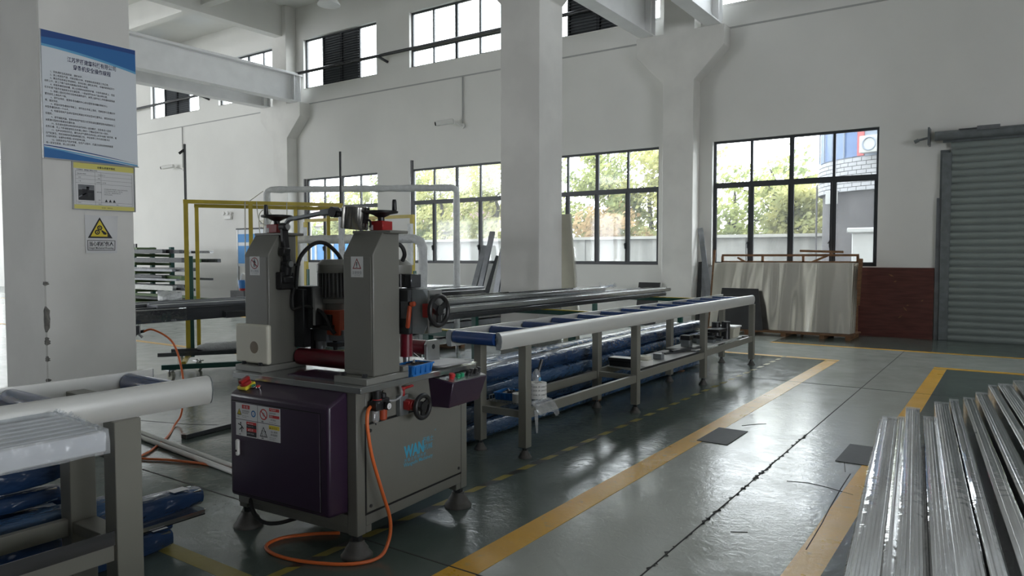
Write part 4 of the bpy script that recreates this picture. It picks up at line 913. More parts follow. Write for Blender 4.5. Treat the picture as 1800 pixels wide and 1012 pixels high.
mtray('parts_tray', 'blue plastic tray of small parts on the machine table', ML((-.045, .475, .9)), MR + .06, .062, .095, .062)
pf = thing('paper_stack', 'loose white papers in a clear folder on the machine table', 'papers', ML((-.095, .815, .9)), MR - .12, local=True)
b = MB(); b.box(-.12, .115, -.17, .17, 0, .012); b.build('folder', 'clear', pf)
for k, (a, dx) in enumerate(((.0, 0), (.12, .01), (-.08, -.012))):
    b = MB(); n_ = 6; vs = []; ca, sa = math.cos(a), math.sin(a)
    for i in range(n_ + 1):
        for j in range(n_ + 1):
            x, y = -.102 + .20 * i / n_ + dx, -.148 + .296 * j / n_; q = max(0, -(y + x * .6) - .06); z = .0125 + .003 * k + (q * q * 2.8 if k == 2 else .06 * q * q)
            vs.append((x * ca - y * sa, x * sa + y * ca, z))
    b.add(vs, [(i * (n_ + 1) + j, (i + 1) * (n_ + 1) + j, (i + 1) * (n_ + 1) + j + 1, i * (n_ + 1) + j + 1) for i in range(n_) for j in range(n_)]); b.build('sheet_of_paper', 'paper', pf)

# ================================================================== ROLLER CONVEYORS
RZ0, RZ1 = .870, .995
def rail(y0, y1, xin, s, name, par):
    """extruded side rail with a rounded outer face; s = +1 for the rail facing +X"""
    pr = [(0, RZ0), (.030, RZ0), (.042, RZ0 + .02), (.048, (RZ0 + RZ1) / 2), (.044, RZ1 - .025), (.030, RZ1 - .004), (.020, RZ1), (0, RZ1)]
    o = MB().prism([(xin + s * a, y0, z) for a, z in (pr if s > 0 else pr[::-1])], (0, y1 - y0, 0)).build(name, 'alu', par, smooth=.9)
    e = MB()
    for y, t in ((y0, -.004), (y1, .004)): e.prism([(xin + s * (a + (.003 if a > .01 else 0)), y, z) for a, z in pr], (0, t, 0))
    e.build('end_cap', 'doorsteel', o); return o
def roller(y, x0, x1, par):
    o = MB().cyl((x0 + .012, y, .942), (x1 - .012, y, .942), .048, 22).build('roller', 'blue', par)
    MB().cyl((x0, y, .942), (x1, y, .942), .012, 10).build('roller_axle', 'steel', o); return o
# right hand conveyor
cv = thing('roller_conveyor', 'long aluminium roller conveyor with blue rollers and lower shelf, right of the machine', 'conveyor', (-3.28, 7.3, 0))
rail(4.235, 10.415, -3.078, 1, 'side_rail', cv); rail(4.215, 10.40, -3.482, -1, 'side_rail', cv)
ys = [4.25 + .474 * k for k in range(14)]
for y in ys[:13]: roller(y, -3.482, -3.078, cv)
for y in (4.47, 6.40, 8.3, 10.25): MB().box(-3.482, -3.078, y - .03, y + .03, .885, .925).build('cross_bar', 'leg', cv)
LEGY = (4.59, 6.56, 8.46, 10.40)
def leg(x, y, par, w_=.035, z1=RZ0):
    o = MB().box(x - w_, x + w_, y - w_ * 1.15, y + w_ * 1.15, .085, z1).build('leg', 'leg', par, bevel=.003); ft(x, y, o, .78, .10); return o
for y in LEGY:
    for x in (-3.065, -3.495): leg(x, y, cv)
def lrail(x, y0, y1, z, par): MB().box(x - .018, x + .018, y0, y1, z - .038, z + .038).build('lower_rail', 'leg', par, bevel=.002)
for i in range(3):
    for x in (-3.055, -3.49): lrail(x, LEGY[i] + .04, LEGY[i + 1] - .04, .345 + .017 * i, cv)
for y, z in zip(LEGY, (.335, .35, .37, .385)): MB().box(-3.46, -3.10, y - .022, y + .022, z - .025, z + .025).build('lower_cross_bar', 'leg', cv)
# wire mesh and shelf boards lying on the lower rails
ms = thing('wire_tray', 'wire mesh basket panel on the near end of the conveyor shelf', 'basket', (-3.28, 4.85, .385))
b = MB()
for k in range(13): x = -3.45 + .028 * k; b.box(x - .002, x + .002, 4.66, 5.02, .388, .392)
for k in range(10): y = 4.665 + .039 * k; b.box(-3.46, -3.1, y - .002, y + .002, .384, .388); b.box(-3.462, -3.458, y - .002, y + .002, .388, .43)
b.box(-3.463, -3.457, 4.66, 5.02, .428, .434); b.build('mesh', 'steel', ms, kind='stuff')
sb = thing('shelf_board', 'thin grey shelf board with a dark front edge in the middle of the conveyor shelf', 'board', (-3.27, 7.3, .40))
MB().hexa([(-3.48, 6.75, .40), (-3.09, 6.62, .40), (-3.06, 8.25, .405), (-3.48, 8.25, .405), (-3.48, 6.75, .412), (-3.09, 6.62, .412), (-3.06, 8.25, .417), (-3.48, 8.25, .417)]).build('board', 'cart', sb)
MB().hexa([(-3.088, 6.62, .385), (-3.080, 6.62, .385), (-3.047, 8.25, .39), (-3.06, 8.25, .39), (-3.088, 6.62, .416), (-3.080, 6.62, .416), (-3.047, 8.25, .42), (-3.06, 8.25, .42)]).build('edge_strip', 'rubber', sb)
sb2 = single(MB().box(-3.47, -3.09, 8.28, 10.05, .425, .44), 'shelf_board', 'cart', 'grey shelf board at the far end of the conveyor shelf, under the black parts', 'board', bevel=.003)
mtray('parts_tray', 'blue plastic tray of tools on the wire basket of the conveyor shelf', (-3.36, 4.82, .392), .15, .10, .105, .06)
def roll_of_tape(x, y, z, r, h_, label, cm='white', hole=.55):
    t = thing('tape_roll', label, 'tape', (x, y, z)); b = MB(); b.lathe([(r, 0), (r, h_), (r * hole, h_), (r * hole, 0)], (x, y, z), n=26); b.build('roll', cm, t)
    b = MB(); b.lathe([(r * hole - .001, 0), (r * hole - .001, h_ + .001), (r * hole - .008, h_ + .001), (r * hole - .008, 0)], (x, y, z), n=26); b.build('core', 'cream', t); return t
tr_ = roll_of_tape(-3.17, 4.93, .40, .075, .125, 'tall white printed film roll beside the near conveyor leg')
b = MB()
for k in range(3):
    for j, z in enumerate((.44, .475, .505)):
        for i, ch in enumerate('SF-200A'): a = -1.3 + .9 * (k - .6) + .11 * i; d = Vector((math.cos(a), math.sin(a), 0)); b.text(ch, Vector((-3.17, 4.93, z - .012)) + d * .0756, (-d.y, d.x, 0), (0, 0, 1), .02)
b.build('printed_lettering', 'ink', tr_, smooth=0, kind='stuff')
roll_of_tape(-3.20, 4.72, .395, .06, .07, 'low grey tape roll between the blue tray and the near conveyor leg', 'cart')
pb = thing('clear_bag', 'crumpled clear plastic bag draped over the shelf rail by the near conveyor leg', 'bag', (-3.05, 4.85, .38)); random.seed(11)
b = MB(); n_ = 9; vs = []
for i in range(n_ + 1):
    for j in range(n_ + 1):
        u, v = i / n_, j / n_; x = -3.13 + .13 * u; z = .398 - max(0, u - .62) * (.22 if v < .7 else .30) + random.uniform(-.010, .013); vs.append((x + random.uniform(-.006, .006) + .012 * (u > .62), 4.68 + .30 * v, z))
b.add(vs, [(i * (n_ + 1) + j, (i + 1) * (n_ + 1) + j, (i + 1) * (n_ + 1) + j + 1, i * (n_ + 1) + j + 1) for i in range(n_) for j in range(n_)]); b.build('bag_film', 'milky', pb, smooth=0)
b = MB(); b.hexa([(-3.02, 4.68, .18), (-3.018, 4.70, .18), (-3.016, 4.70, .18), (-3.018, 4.68, .18), (-3.03, 4.66, .36), (-3.02, 4.70, .36), (-3.015, 4.70, .36), (-3.025, 4.66, .36)]); b.build('hanging_tail', 'milky', pb)
sbg = thing('parts_bag', 'small clear bag with a blue label hung on the near conveyor leg', 'bag', (-3.03, 4.62, .55)); b = MB()
b.lathe([(.012, -.045), (.030, -.03), (.034, .0), (.027, .04), (.010, .065)], (-3.0, 4.65, .62), (0, 0, 1), 14); b.build('bag', 'bowl', sbg)
b = MB(); b.lathe([(.016, 0), (.013, .003)], (-2.968, 4.65, .61), (1, 0, 0), 14); b.build('blue_label', 'skyblue', sbg)
b = MB(); b.cyl((-3.0, 4.68, .66), (-2.995, 4.72, .75), .013, 10); b.build('black_pen', 'black', sbg)
single(MB().box(-3.44, -3.16, 6.72, 6.86, .414, .47).box(-3.45, -3.15, 6.71, 6.86, .47, .505), 'black_block', 'black', 'black slotted bar lying on the shelf board by the second conveyor leg', 'block', bevel=.006)
roll_of_tape(-3.17, 6.98, .414, .095, .05, 'wide white tape roll lying on the shelf board', 'white')
roll_of_tape(-3.20, 7.06, .465, .075, .035, 'narrow white tape roll on top of the wide one', 'cream')
single(MB().box(-3.26, -3.16, 7.42, 7.5, .417, .478), 'steel_block', 'doorsteel', 'small grey steel block behind the white tape rolls', 'block', bevel=.004)
for k, (x, y, l, rz_) in enumerate(((-3.2, 8.12, .26, .1), (-3.15, 8.2, .24, .02))): single(MB().bar((x - .12, y - l, .425 + .02 * k), (x + .05, y + l, .437 + .02 * k), .06, .018), 'profile_offcut', 'darkprof', ('grey profile offcut on the shelf before the black cubes', 'upper grey profile offcut on the shelf before the black cubes')[k], 'offcut')
random.seed(12)
blk = [(-3.30, 8.52, .055, .14, 'square black and grey cutter block nearest on the far shelf'), (-3.24, 8.86, .045, .12, 'second black cutter block on the far shelf'), (-3.34, 9.0, .06, .10, 'low black cutter block at the back of the far shelf'), (-3.2, 9.1, .05, .07, 'flat black cutter block at the front of the far shelf'), (-3.28, 9.3, .05, .11, 'black cutter block just before the two black cylinders'), (-3.18, 9.36, .04, .06, 'small black block at the foot of the black cylinders')]
for x, y, r, h_, lab in blk:
    t = thing('cutter_block', lab, 'block', (x, y, .44)); MB().box(x - r, x + r, y - r, y + r, .44, .44 + h_ * .6).build('block_body', 'doorsteel', t, bevel=.004); MB().box(x - r - .006, x + r + .006, y - r - .006, y + r + .006, .44 + h_ * .6, .44 + h_).build('block_cover', 'black', t, bevel=.004)
for x, y, h_, lab in ((-3.30, 9.58, .22, 'left black cylinder on the far conveyor shelf'), (-3.18, 9.62, .23, 'right black cylinder on the far conveyor shelf')):
    t = thing('black_cylinder', lab, 'cylinder', (x, y, .44)); b = MB(); b.cyl((x, y, .44), (x, y, .44 + h_), .056, 22); b.build('cylinder_body', 'black', t); b = MB(); b.lathe([(.057, 0), (.057, .02), (.03, .022)], (x, y, .44 + h_ - .018), n=22); b.build('cylinder_cap', 'rubber', t)
bx = thing('storage_box', 'translucent white lidded box at the far end of the conveyor shelf', 'box', (-3.2, 9.85, .44)); MB().hexa([(-3.31, 9.73, .44), (-3.11, 9.73, .44), (-3.11, 9.96, .44), (-3.31, 9.96, .44), (-3.33, 9.71, .58), (-3.09, 9.71, .58), (-3.09, 9.98, .58), (-3.33, 9.98, .58)]).build('box_body', 'cream', bx, bevel=.01); MB().box(-3.34, -3.08, 9.70, 9.99, .58, .60).build('box_lid', 'white', bx, bevel=.004)
single(MB().box(-3.30, -3.12, 9.18, 9.5, .56, .60), 'black_bar', 'black', 'flat black bar lying across the cutter blocks', 'bar', bevel=.005)

# left hand conveyor, only its end in view
c2 = thing('roller_conveyor', 'near roller conveyor end with two blue rollers at the left edge', 'conveyor', (-3.25, .5, 0))
rail(-3.9, 1.94, -3.078, 1, 'side_rail', c2); rail(-3.9, 1.91, -3.482, -1, 'side_rail', c2)
for y in (1.79, 1.29, .79, .29, -.21): roller(y, -3.482, -3.078, c2)
for y in (1.55, .05): MB().box(-3.482, -3.078, y - .04, y + .04, .90, .945).build('cross_bar', 'leg', c2, bevel=.003)
for y in (1.545, -.4, -2.4):
    for x in (-3.065, -3.465): leg(x, y, c2, .048, RZ0 if x > -3.2 else .90)
    MB().box(-3.41, -3.12, y - .05, y + .05, .32, .37).build('lower_cross_bar', 'leg', c2, bevel=.003)
for a, b_ in ((-.35, 1.49), (-2.35, -.45)):
    lrail(-3.06, a, b_, .325, c2); lrail(-3.46, a, b_, .34, c2)
    MB().box(-3.052, -2.992, a, b_ - .02, .372, .378).box(-3.0, -2.994, a, b_ - .02, .378, .43).build('black_angle', 'darkprof', c2)
for y in (.7, -.6): MB().box(-3.05, -2.60, y - .03, y + .03, .836, .858).build('side_bracket', 'leg', c2)
MB().box(-3.03, -3.0, 1.29, 1.40, .76, .86).build('bracket_plate', 'leg', c2)
MB().box(-3.03, -2.97, 1.32, 1.40, .862, .872).build('bracket_tab', 'white', c2)

# wrapped bundle of white strips on the brackets of the near conveyor
wp = thing('wrapped_strip_bundle', 'bundle of pale strips in cloudy plastic film beside the near conveyor', 'bundle', (-2.8, .3, .86))
b = MB()
for k in range(13):
    x = -2.975 + .0285 * k; z = .95 - .012 * k / 13
    b = MB(); b.box(x, x + .0255, -2.2, 1.26, .864, z - .004 - .003 * (k % 2)); b.build('strip', 'outpanel', wp, bevel=.005)
b = MB(); random.seed(21); ny, nx = 26, 8; vs = []
P0 = [(-2.995, .861), (-2.995, .958), (-2.90, .955), (-2.80, .951), (-2.70, .947), (-2.598, .943), (-2.590, .90), (-2.592, .861)]
for j in range(ny + 1):
    y = -2.2 + (1.262 + 2.2) * (j / ny) ** .6
    for (x, z) in P0: vs.append((x + random.uniform(-.003, .003), y, z + random.uniform(-.002, .004)))
m_ = len(P0); fs = [(j * m_ + i, j * m_ + i + 1, (j + 1) * m_ + i + 1, (j + 1) * m_ + i) for j in range(ny) for i in range(m_ - 1)]
fs.append(tuple(ny * m_ + i for i in range(m_))); b.add(vs, fs); b.build('film_wrap', 'milky', wp, smooth=.5)
b = MB(); pts = []
for k in range(30): t = k / 29; pts.append((-2.99 + .34 * t, 1.262 + random.uniform(-.006, .012), .957 - .012 * t + random.uniform(0, .018) * (1 - t * .6)))
vs = []
for p in pts: vs += [(p[0], 1.258, .952 - .01 * (p[0] + 2.99) / .34), p]
b.add(vs, [(2 * k, 2 * k + 1, 2 * k + 3, 2 * k + 2) for k in range(29)])
for k in range(40):
    t = random.random() ** 1.4; p = Vector((-2.99 + .36 * t, 1.26 + random.uniform(-.02, .01), .956 - .012 * t)); d = Vector((random.gauss(0, 1), random.gauss(0, .6), abs(random.gauss(0, .8)))) * .012; q = Vector((random.gauss(0, 1), random.gauss(0, 1), random.gauss(0, 1))) * .007
    b.add([p, p + d, p + d + q, p + q], [(0, 1, 2, 3)])
b.build('torn_film_edge', 'milky', wp, smooth=0, kind='stuff')

# ================================================================== BUNDLES IN BLUE FILM
def bundle(p, q, w_, h_, seed, label, group, mt='wrapblue', sag=0., lab=None, taper=True, name='wrapped_profile_bundle'):
    rnd = random.Random(seed); p, q = Vector(p), Vector(q); n_ = max(14, int((q - p).length / .11)); t = thing(name, label, 'bundle', (p + q) / 2 - Vector((0, 0, h_ / 2)), 0, group)
    d = (q - p).normalized(); r = d.cross(Vector((0, 0, 1))).normalized(); u = r.cross(d); k_ = 14; vs = []
    for i in range(n_ + 1):
        s = i / n_; c = p.lerp(q, s) - Vector((0, 0, sag * 4 * s * (1 - s))); e = 1.0
        if taper: e = min(1, .72 + .28 * min(s, 1 - s) * n_ / 1.5)
        for k in range(k_):
            a = 2 * PI * k / k_; ca, sa = math.cos(a), math.sin(a); x = math.copysign(abs(ca) ** .62, ca) * w_ / 2 * e; z = math.copysign(abs(sa) ** .62, sa) * h_ / 2 * e
            f = 1 + rnd.uniform(-.03, .03); vs.append(c + r * x * f + u * z * f)
    fs = [(i * k_ + k, i * k_ + (k + 1) % k_, (i + 1) * k_ + (k + 1) % k_, (i + 1) * k_ + k) for i in range(n_) for k in range(k_)]
    fs += [tuple(range(k_ - 1, -1, -1)), tuple(n_ * k_ + k for k in range(k_))]
    b = MB(); b.add(vs, fs); b.build('film_wrap', mt, t, smooth=1.0)
    b = MB(); b.bar(p + d * .012, q - d * .012, w_ * .66, h_ * .66); b.build('profiles', 'mill', t)
    if lab:
        s, l = lab; c = p.lerp(q, s) + u * (h_ / 2 * 1.04) + r * w_ * .12; b = MB(); b.add([c - d * l - r * w_ * .2, c + d * l - r * w_ * .2, c + d * l + r * w_ * .2, c - d * l + r * w_ * .2], [(0, 1, 2, 3)]); b.build('paper_label', 'labelw', t)
    return t
# behind the long conveyor, on timber bearers
GB = 'blue wrapped profile bundles behind the long conveyor'
rows = [(-3.72, .085, 0), (-3.92, .085, 1), (-4.12, .085, 2), (-3.73, .235, 3), (-3.93, .235, 4), (-4.13, .235, 5), (-3.74, .385, 6), (-3.95, .385, 7), (-3.77, .53, 8), (-3.97, .53, 9)]
labs = ['blue wrapped bundle on the floor, nearest the long conveyor legs', 'blue wrapped bundle on the floor, middle of the bottom layer behind the long conveyor', 'blue wrapped bundle on the floor, rear of the bottom layer behind the long conveyor', 'blue wrapped bundle in the second layer, nearest the long conveyor', 'blue wrapped bundle in the second layer, middle one behind the long conveyor', 'blue wrapped bundle in the second layer, rear one behind the long conveyor', 'blue wrapped bundle in the third layer, front one behind the long conveyor', 'blue wrapped bundle in the third layer, rear one behind the long conveyor', 'blue wrapped bundle on top of the pile, front one behind the long conveyor', 'blue wrapped bundle on top of the pile, rear one behind the long conveyor']
for (x, z, k), lb_ in zip(rows, labs):
    rnd = random.Random(k); y0 = 3.55 + rnd.uniform(0, .5); y1 = 9.85 + rnd.uniform(-.3, .4)
    bundle((x + .03 * (k % 3 - 1) + (.03 if k < 3 else 0), y0, z), (x, y1, z + (.03 if k > 5 else 0)), .195, .145, k, lb_, GB, 'wrapblue' if k % 3 else 'wrapblue2')
for y, l_ in ((4.3, 'near'), (6.9, 'middle'), (9.3, 'far')): single(MB().box(-4.25, -3.64, y - .04, y + .04, 0, .012), 'floor_bearer', 'wood', '%s flat timber bearer under the blue bundles behind the long conveyor' % l_, 'timber')
# left pile beside the near conveyor
GL = 'blue wrapped bundles beside the near conveyor'
for (x, y1, z, w_, h_, k, mt, lab, lb_) in (
        (-3.68, 2.08, .062, .16, .12, 21, 'wrapblue', (.985, .04), 'short blue bundle on the floor with a white label, left of the machine'),
        (-3.90, 2.20, .062, .18, .12, 22, 'wrapblue', None, 'blue bundle on the floor behind the one with a white label'),
        (-4.10, 2.0, .062, .18, .12, 23, 'wrapblue2', None, 'rear blue bundle on the floor of the left pile'),
        (-3.80, 2.33, .195, .17, .12, 24, 'wrapblue', (.972, .045), 'long blue bundle with a paper label whose end sticks out beyond the near conveyor leg'),
        (-4.02, 1.9, .185, .20, .12, 25, 'wrapblue2', None, 'pale blue bundle in the second layer of the left pile'),
        (-3.66, 1.78, .325, .15, .10, 26, 'wrapblue2', None, 'blue bundle whose end shows between the two legs of the near conveyor'),
        (-3.84, 1.60, .30, .16, .11, 27, 'wrapblue2', None, 'pale blue bundle at the lower left behind the conveyor rail'),
        (-3.82, 1.60, .405, .13, .09, 28, 'wrapblue', None, 'slim blue bundle with a stained end at the lower left'),
        (-3.80, 1.62, .525, .17, .13, 29, 'wrapblue', (.975, .05), 'top blue bundle with a white label at the lower left'),
        (-4.0, 1.75, .325, .16, .12, 30, 'wrapblue', None, 'blue bundle in the third layer at the back of the left pile')):
    bundle((x, -2.2, z), (x, y1, z), w_, h_, k, lb_, GL, mt, lab=lab)
ac = thing('aluminium_channel', 'bare aluminium channel sticking out below the long blue bundle', 'profile', (-3.72, .5, .128)); ac_l = MB(); ac_l.box(-3.77, -3.65, -2, 2.28, .124, .129); ac_l.box(-3.655, -3.65, -2, 2.28, .124, .152); ac_l.box(-3.77, -3.765, -2, 2.28, .124, .152); ac_l.build('channel', 'mill', ac)
MB().box(-3.775, -3.645, 1.5, 2.285, .1535, .1545).build('film', 'clear', ac)

# ================================================================== CHARCOAL PROFILES ON GREEN TRESTLES
for n_, (y, x0, x1) in enumerate(((5.22, -6.9, -4.25), (7.96, -6.5, -4.25), (11.45, -6.5, -4.2))):
    t = thing('green_trestle', ('near', 'middle', 'far')[n_] + ' dark green steel trestle under the charcoal profiles behind the conveyor', 'trestle', ((x0 + x1) / 2, y, 0))
    MB().box(x0, x1, y - .035, y + .035, .80, .855).build('beam', 'rackgreen', t, bevel=.003)
    MB().box(x0, x1, y - .036, y + .036, .856, .866).build('yellow_top', 'rackyellow', t)
    for x in (x0 + .35, x1 - .35): MB().box(x - .035, x + .035, y - .035, y + .035, .05, .80).build('leg', 'rackgreen', t); MB().box(x - .04, x + .04, y - .35, y + .35, 0, .05).build('foot_bar', 'rackgreen', t)
    MB().box(x0 + .35, x1 - .35, y - .02, y + .02, .32, .36).build('brace', 'rackgreen', t)
def profile(x, y0, y1, z, w_, h_, label, group, m='darkprof', tilt=0.):
    t = thing('charcoal_profile', label, 'profile', (x, (y0 + y1) / 2, z), 0, group); x2 = x + tilt
    a = w_ / 2
    MB().hexa([(x - a, y0, z), (x + a, y0, z), (x2 + a, y1, z), (x2 - a, y1, z), (x - a, y0, z + h_), (x + a, y0, z + h_), (x2 + a, y1, z + h_), (x2 - a, y1, z + h_)]).build('web', m, t, bevel=.004)
    MB().hexa([(x + a, y0, z + h_ * .45), (x + a + .012, y0, z + h_ * .45), (x2 + a + .012, y1, z + h_ * .45), (x2 + a, y1, z + h_ * .45), (x + a, y0, z + h_ * .62), (x + a + .012, y0, z + h_ * .62), (x2 + a + .012, y1, z + h_ * .62), (x2 + a, y1, z + h_ * .62)]).build('flange', m, t)
    MB().hexa([(x - a * .8, y0, z + h_), (x - a * .5, y0, z + h_), (x2 - a * .5, y1, z + h_), (x2 - a * .8, y1, z + h_), (x - a * .8, y0, z + h_ + .012), (x - a * .5, y0, z + h_ + .012), (x2 - a * .5, y1, z + h_ + .012), (x2 - a * .8, y1, z + h_ + .012)]).build('fin', m, t)
    return t
GP = 'charcoal profiles on the green trestles'
PL = [(-5.02, 4.9, 11.85, .867), (-5.14, 4.7, 12.1, .867), (-5.26, 5.0, 11.9, .867), (-5.38, 4.6, 12.0, .867), (-5.50, 4.9, 11.4, .867), (-5.62, 4.7, 11.2, .867), (-5.08, 4.8, 12.2, .932), (-5.22, 4.9, 11.9, .932), (-5.36, 4.6, 11.7, .932), (-5.52, 4.7, 10.6, .932), (-5.34, 4.7, 10.2, .997), (-5.50, 4.6, 9.6, .997), (-5.66, 4.5, 8.6, .932), (-5.58, 4.5, 8.0, 1.0)]
nm = ['first', 'second', 'third', 'fourth', 'fifth', 'sixth']
for k, (x, y0, y1, z) in enumerate(PL):
    lay = 'bottom' if z < .9 else 'middle' if z < .96 else 'top'; i = [q for q in PL if abs(q[3] - z) < .03].index(PL[k])
    profile(x, y0, y1, z, .10, .058, 'charcoal profile in the %s layer on the green trestles, %s from the conveyor side' % (lay, nm[i]), GP, {1: 'profgrey', 6: 'mill', 8: 'mill', 9: 'profgrey', 10: 'mill', 4: 'profgrey'}.get(k, 'darkprof'))
wn = thing('film_wrapped_profiles', 'profiles in shiny clear film with a ragged tied end on the green trestles', 'bundle', (-5.62, 8, .997)); b = MB(); b.tube([(-5.7, 5.0, 1.03), (-5.66, 8, 1.03), (-5.60, 10.6, 1.03), (-5.58, 10.9, 1.04)], [.035, .035, .03, .006], 10); b.build('wrapped_core', 'mill', wn)
b = MB(); random.seed(31)
for k in range(60):
    p = Vector((-5.59, 10.6 + random.random() * .5, 1.04)); d = Vector((random.gauss(0, .03), random.gauss(0, .05), abs(random.gauss(0, .03)))); q = Vector((random.gauss(0, 1), random.gauss(0, 1), random.gauss(0, 1))) * .02; b.add([p, p + d, p + d + q, p + q], [(0, 1, 2, 3)])
b.build('ragged_film', 'milky', wn, smooth=0, kind='stuff')
# charcoal profiles left of the machine
GQ = 'charcoal profiles on the trestles left of the machine'
for n_, y in enumerate((3.55, 5.9)):
    t = thing('low_trestle', ('near', 'far')[n_] + ' grey trestle carrying the charcoal profiles left of the machine', 'trestle', (-7.5, y, 0)); MB().box(-8.3, -6.75, y - .035, y + .035, .82, .895).build('beam', 'dark', t)
    for x in (-8.1, -6.95): MB().box(x - .03, x + .03, y - .03, y + .03, 0, .82).build('leg', 'dark', t)
QL = [(-6.98, 3.35, 9.2, .897, .16, .13), (-7.2, 3.2, 9.3, .897, .14, .10), (-7.4, 3.1, 9.2, .897, .16, .12), (-7.64, 3.3, 9.3, .897, .16, .10), (-7.1, 3.9, 9.3, 1.029, .20, .035), (-7.42, 3.6, 9.2, 1.02, .18, .04), (-6.86, 4.55, 9.0, .897, .07, .07), (-7.9, 3.4, 9.3, .897, .2, .10)]
lq = ['thick charcoal profile at the front of the stack left of the machine', 'second charcoal profile of the stack left of the machine', 'third charcoal profile of the stack left of the machine', 'fourth charcoal profile of the stack left of the machine', 'flat charcoal profile lying on top of the front of that left stack', 'flat charcoal profile lying on top of the rear of that left stack', 'short film-wrapped profile hanging in front of the left stack', 'rearmost charcoal profile of the stack left of the machine']
for (x, y0, y1, z, w_, h_), lb_ in zip(QL, lq): profile(x, y0, y1, z, w_, h_, lb_, GQ, 'profgrey' if h_ < .05 else 'darkprof')
wf = thing('film_sleeve', 'clear film sleeve around the charcoal profiles beside the left pillar', 'film', (-6.97, 3.9, .895)); MB().box(-7.07, -6.885, 3.62, 4.15, .893, 1.03).build('sleeve', 'clear', wf, bevel=.01)
wb = thing('foil_bag', 'crumpled silver-white bag lying on the rear of the charcoal profiles by the left pillar', 'bag', (-7.95, 4.6, .997)); b = MB(); random.seed(33); vs = []
for side in (0, 1):
    for i in range(7):
        for j in range(6): f = math.sin(PI * i / 6) * math.sin(PI * j / 5); vs.append((-8.06 + .22 * i / 6 + (.10 if side else -.02) * f + random.uniform(-.012, .012), 4.5 + .16 * i / 6 + (-.10 if side else .04) * f, 1.0 + .15 * j / 5 + random.uniform(-.008, .008)))
for q in (0, 42): b.add(vs, [(q + i * 6 + j, q + (i + 1) * 6 + j, q + (i + 1) * 6 + j + 1, q + i * 6 + j + 1) for i in range(6) for j in range(5)]); 
b.build('bag_film', 'foam', wb, smooth=0)

# ================================================================== YELLOW RACKS ON CASTERS
def caster(x, y, par, h_=.14):
    b = MB(); b.box(x - .05, x + .05, y - .05, y + .05, h_ - .01, h_); b.bar((x - .03, y, h_), (x + .02, y - .03, h_ * .45), .012, .05); b.bar((x - .03, y + .03, h_), (x + .02, y + .03, h_ * .45), .012, .05); c = b.build('caster', 'steel', par)
    b = MB(); b.cyl((x + .01, y - .02, h_ * .42), (x + .01, y + .022, h_ * .42), h_ * .42, 18); b.build('caster_wheel', 'cream', c)
A0, A1 = Vector((-9.2, 5.55, 0)), Vector((-8.02, 7.22, 0)); ad = (A1 - A0).normalized(); an = Vector((-ad.y, ad.x, 0))
ra = thing('yellow_rack_cart', 'tall yellow rack cart with green base and black poles behind the machine', 'rack', (A0 + A1) / 2)
def ap(t_, s_, z): return A0 + ad * t_ + an * s_ + Vector((0, 0, z))
LA = (A1 - A0).length
for t_ in (0, .82, LA): MB().bar(ap(t_, 0, .18), ap(t_, 0, 2.26), .055, .055, ad).build('post', 'rackyellow', ra)
MB().bar(ap(-.03, 0, 2.285), ap(LA + .03, 0, 2.285), .055, .05).build('top_bar', 'rackyellow', ra)
for t_ in (0, .82): MB().bar(ap(t_ + .05, .02, .18), ap(t_ + .05, .02, 1.55), .045, .05, ad).build('post_guard', 'rackgreen', ra)
for t_ in (.10, .82, 1.45, LA - .12): MB().bar(ap(t_, .55, .18), ap(t_, .55, 2.24), .05, .05, ad).build('post', 'rackyellow', ra)
MB().bar(ap(.07, .55, 2.265), ap(LA - .09, .55, 2.265), .05, .05).build('top_bar', 'rackyellow', ra)
for t_ in (0, LA): MB().cyl(ap(t_, 0, 2.3), ap(t_, 0, 3.05), .017, 8).build('pole', 'black', ra)
MB().bar(ap(0, 0, 2.98), ap(-.07, .0, 2.92), .03, .03).build('pole_hook', 'black', ra)
for s_ in (-.82, .55): MB().bar(ap(-.25, s_, .17), ap(LA + .25, s_, .17), .06, .06).build('base_bar', 'rackgreen', ra)
for t_ in (0, .82, LA): MB().bar(ap(t_, -.82, .21), ap(t_, .55, .21), .05, .04).build('base_cross_bar', 'rackyellow', ra)
for t_ in (-.15, LA + .15):
    for s_ in (-.82, .55): p = ap(t_, s_, 0); caster(p.x, p.y, ra)
p = ap(.12, -.05, 0); caster(p.x, p.y, ra)
b = MB(); p = ap(.9, -.03, 0)
b.tube([ap(.80, -.04, 2.30), ap(.95, -.04, 2.42), ap(.99, -.04, 2.45)], .006, 6); b.tube([ap(.9, -.04, 2.3), ap(.93, -.04, 2.05), ap(1.05, -.04, 1.98), ap(1.10, -.04, 2.1), ap(1.02, -.04, 2.2), ap(.93, -.04, 2.1), ap(.97, -.04, 1.75), ap(1.15, -.04, 1.72), ap(1.28, -.04, 1.85), ap(1.3, -.04, 2.3)], .006, 6, 6); b.tube([ap(.75, -.04, 2.3), ap(.74, -.04, 1.2)], .008, 6); b.tube([ap(1.0, -.04, 2.25), ap(.97, -.04, 1.2)], .006, 6)
tag(b.build('coiled_cable', 'cream', None, smooth=1), 'pale cable coiled and hung over the yellow rack', 'cable')
b = MB(); b.bar(ap(LA, -.03, 1.2), ap(LA, -.03, 2.24), .075, .07, ad); b.build('bubble_wrap', 'foam', ra)
B0, B1 = Vector((-11.2, 9.2, 0)), Vector((-8.45, 9.2, 0)); rb = thing('yellow_rack_cart', 'second yellow rack cart with wrapped posts, farther back by the windows', 'rack', (B0 + B1) / 2)
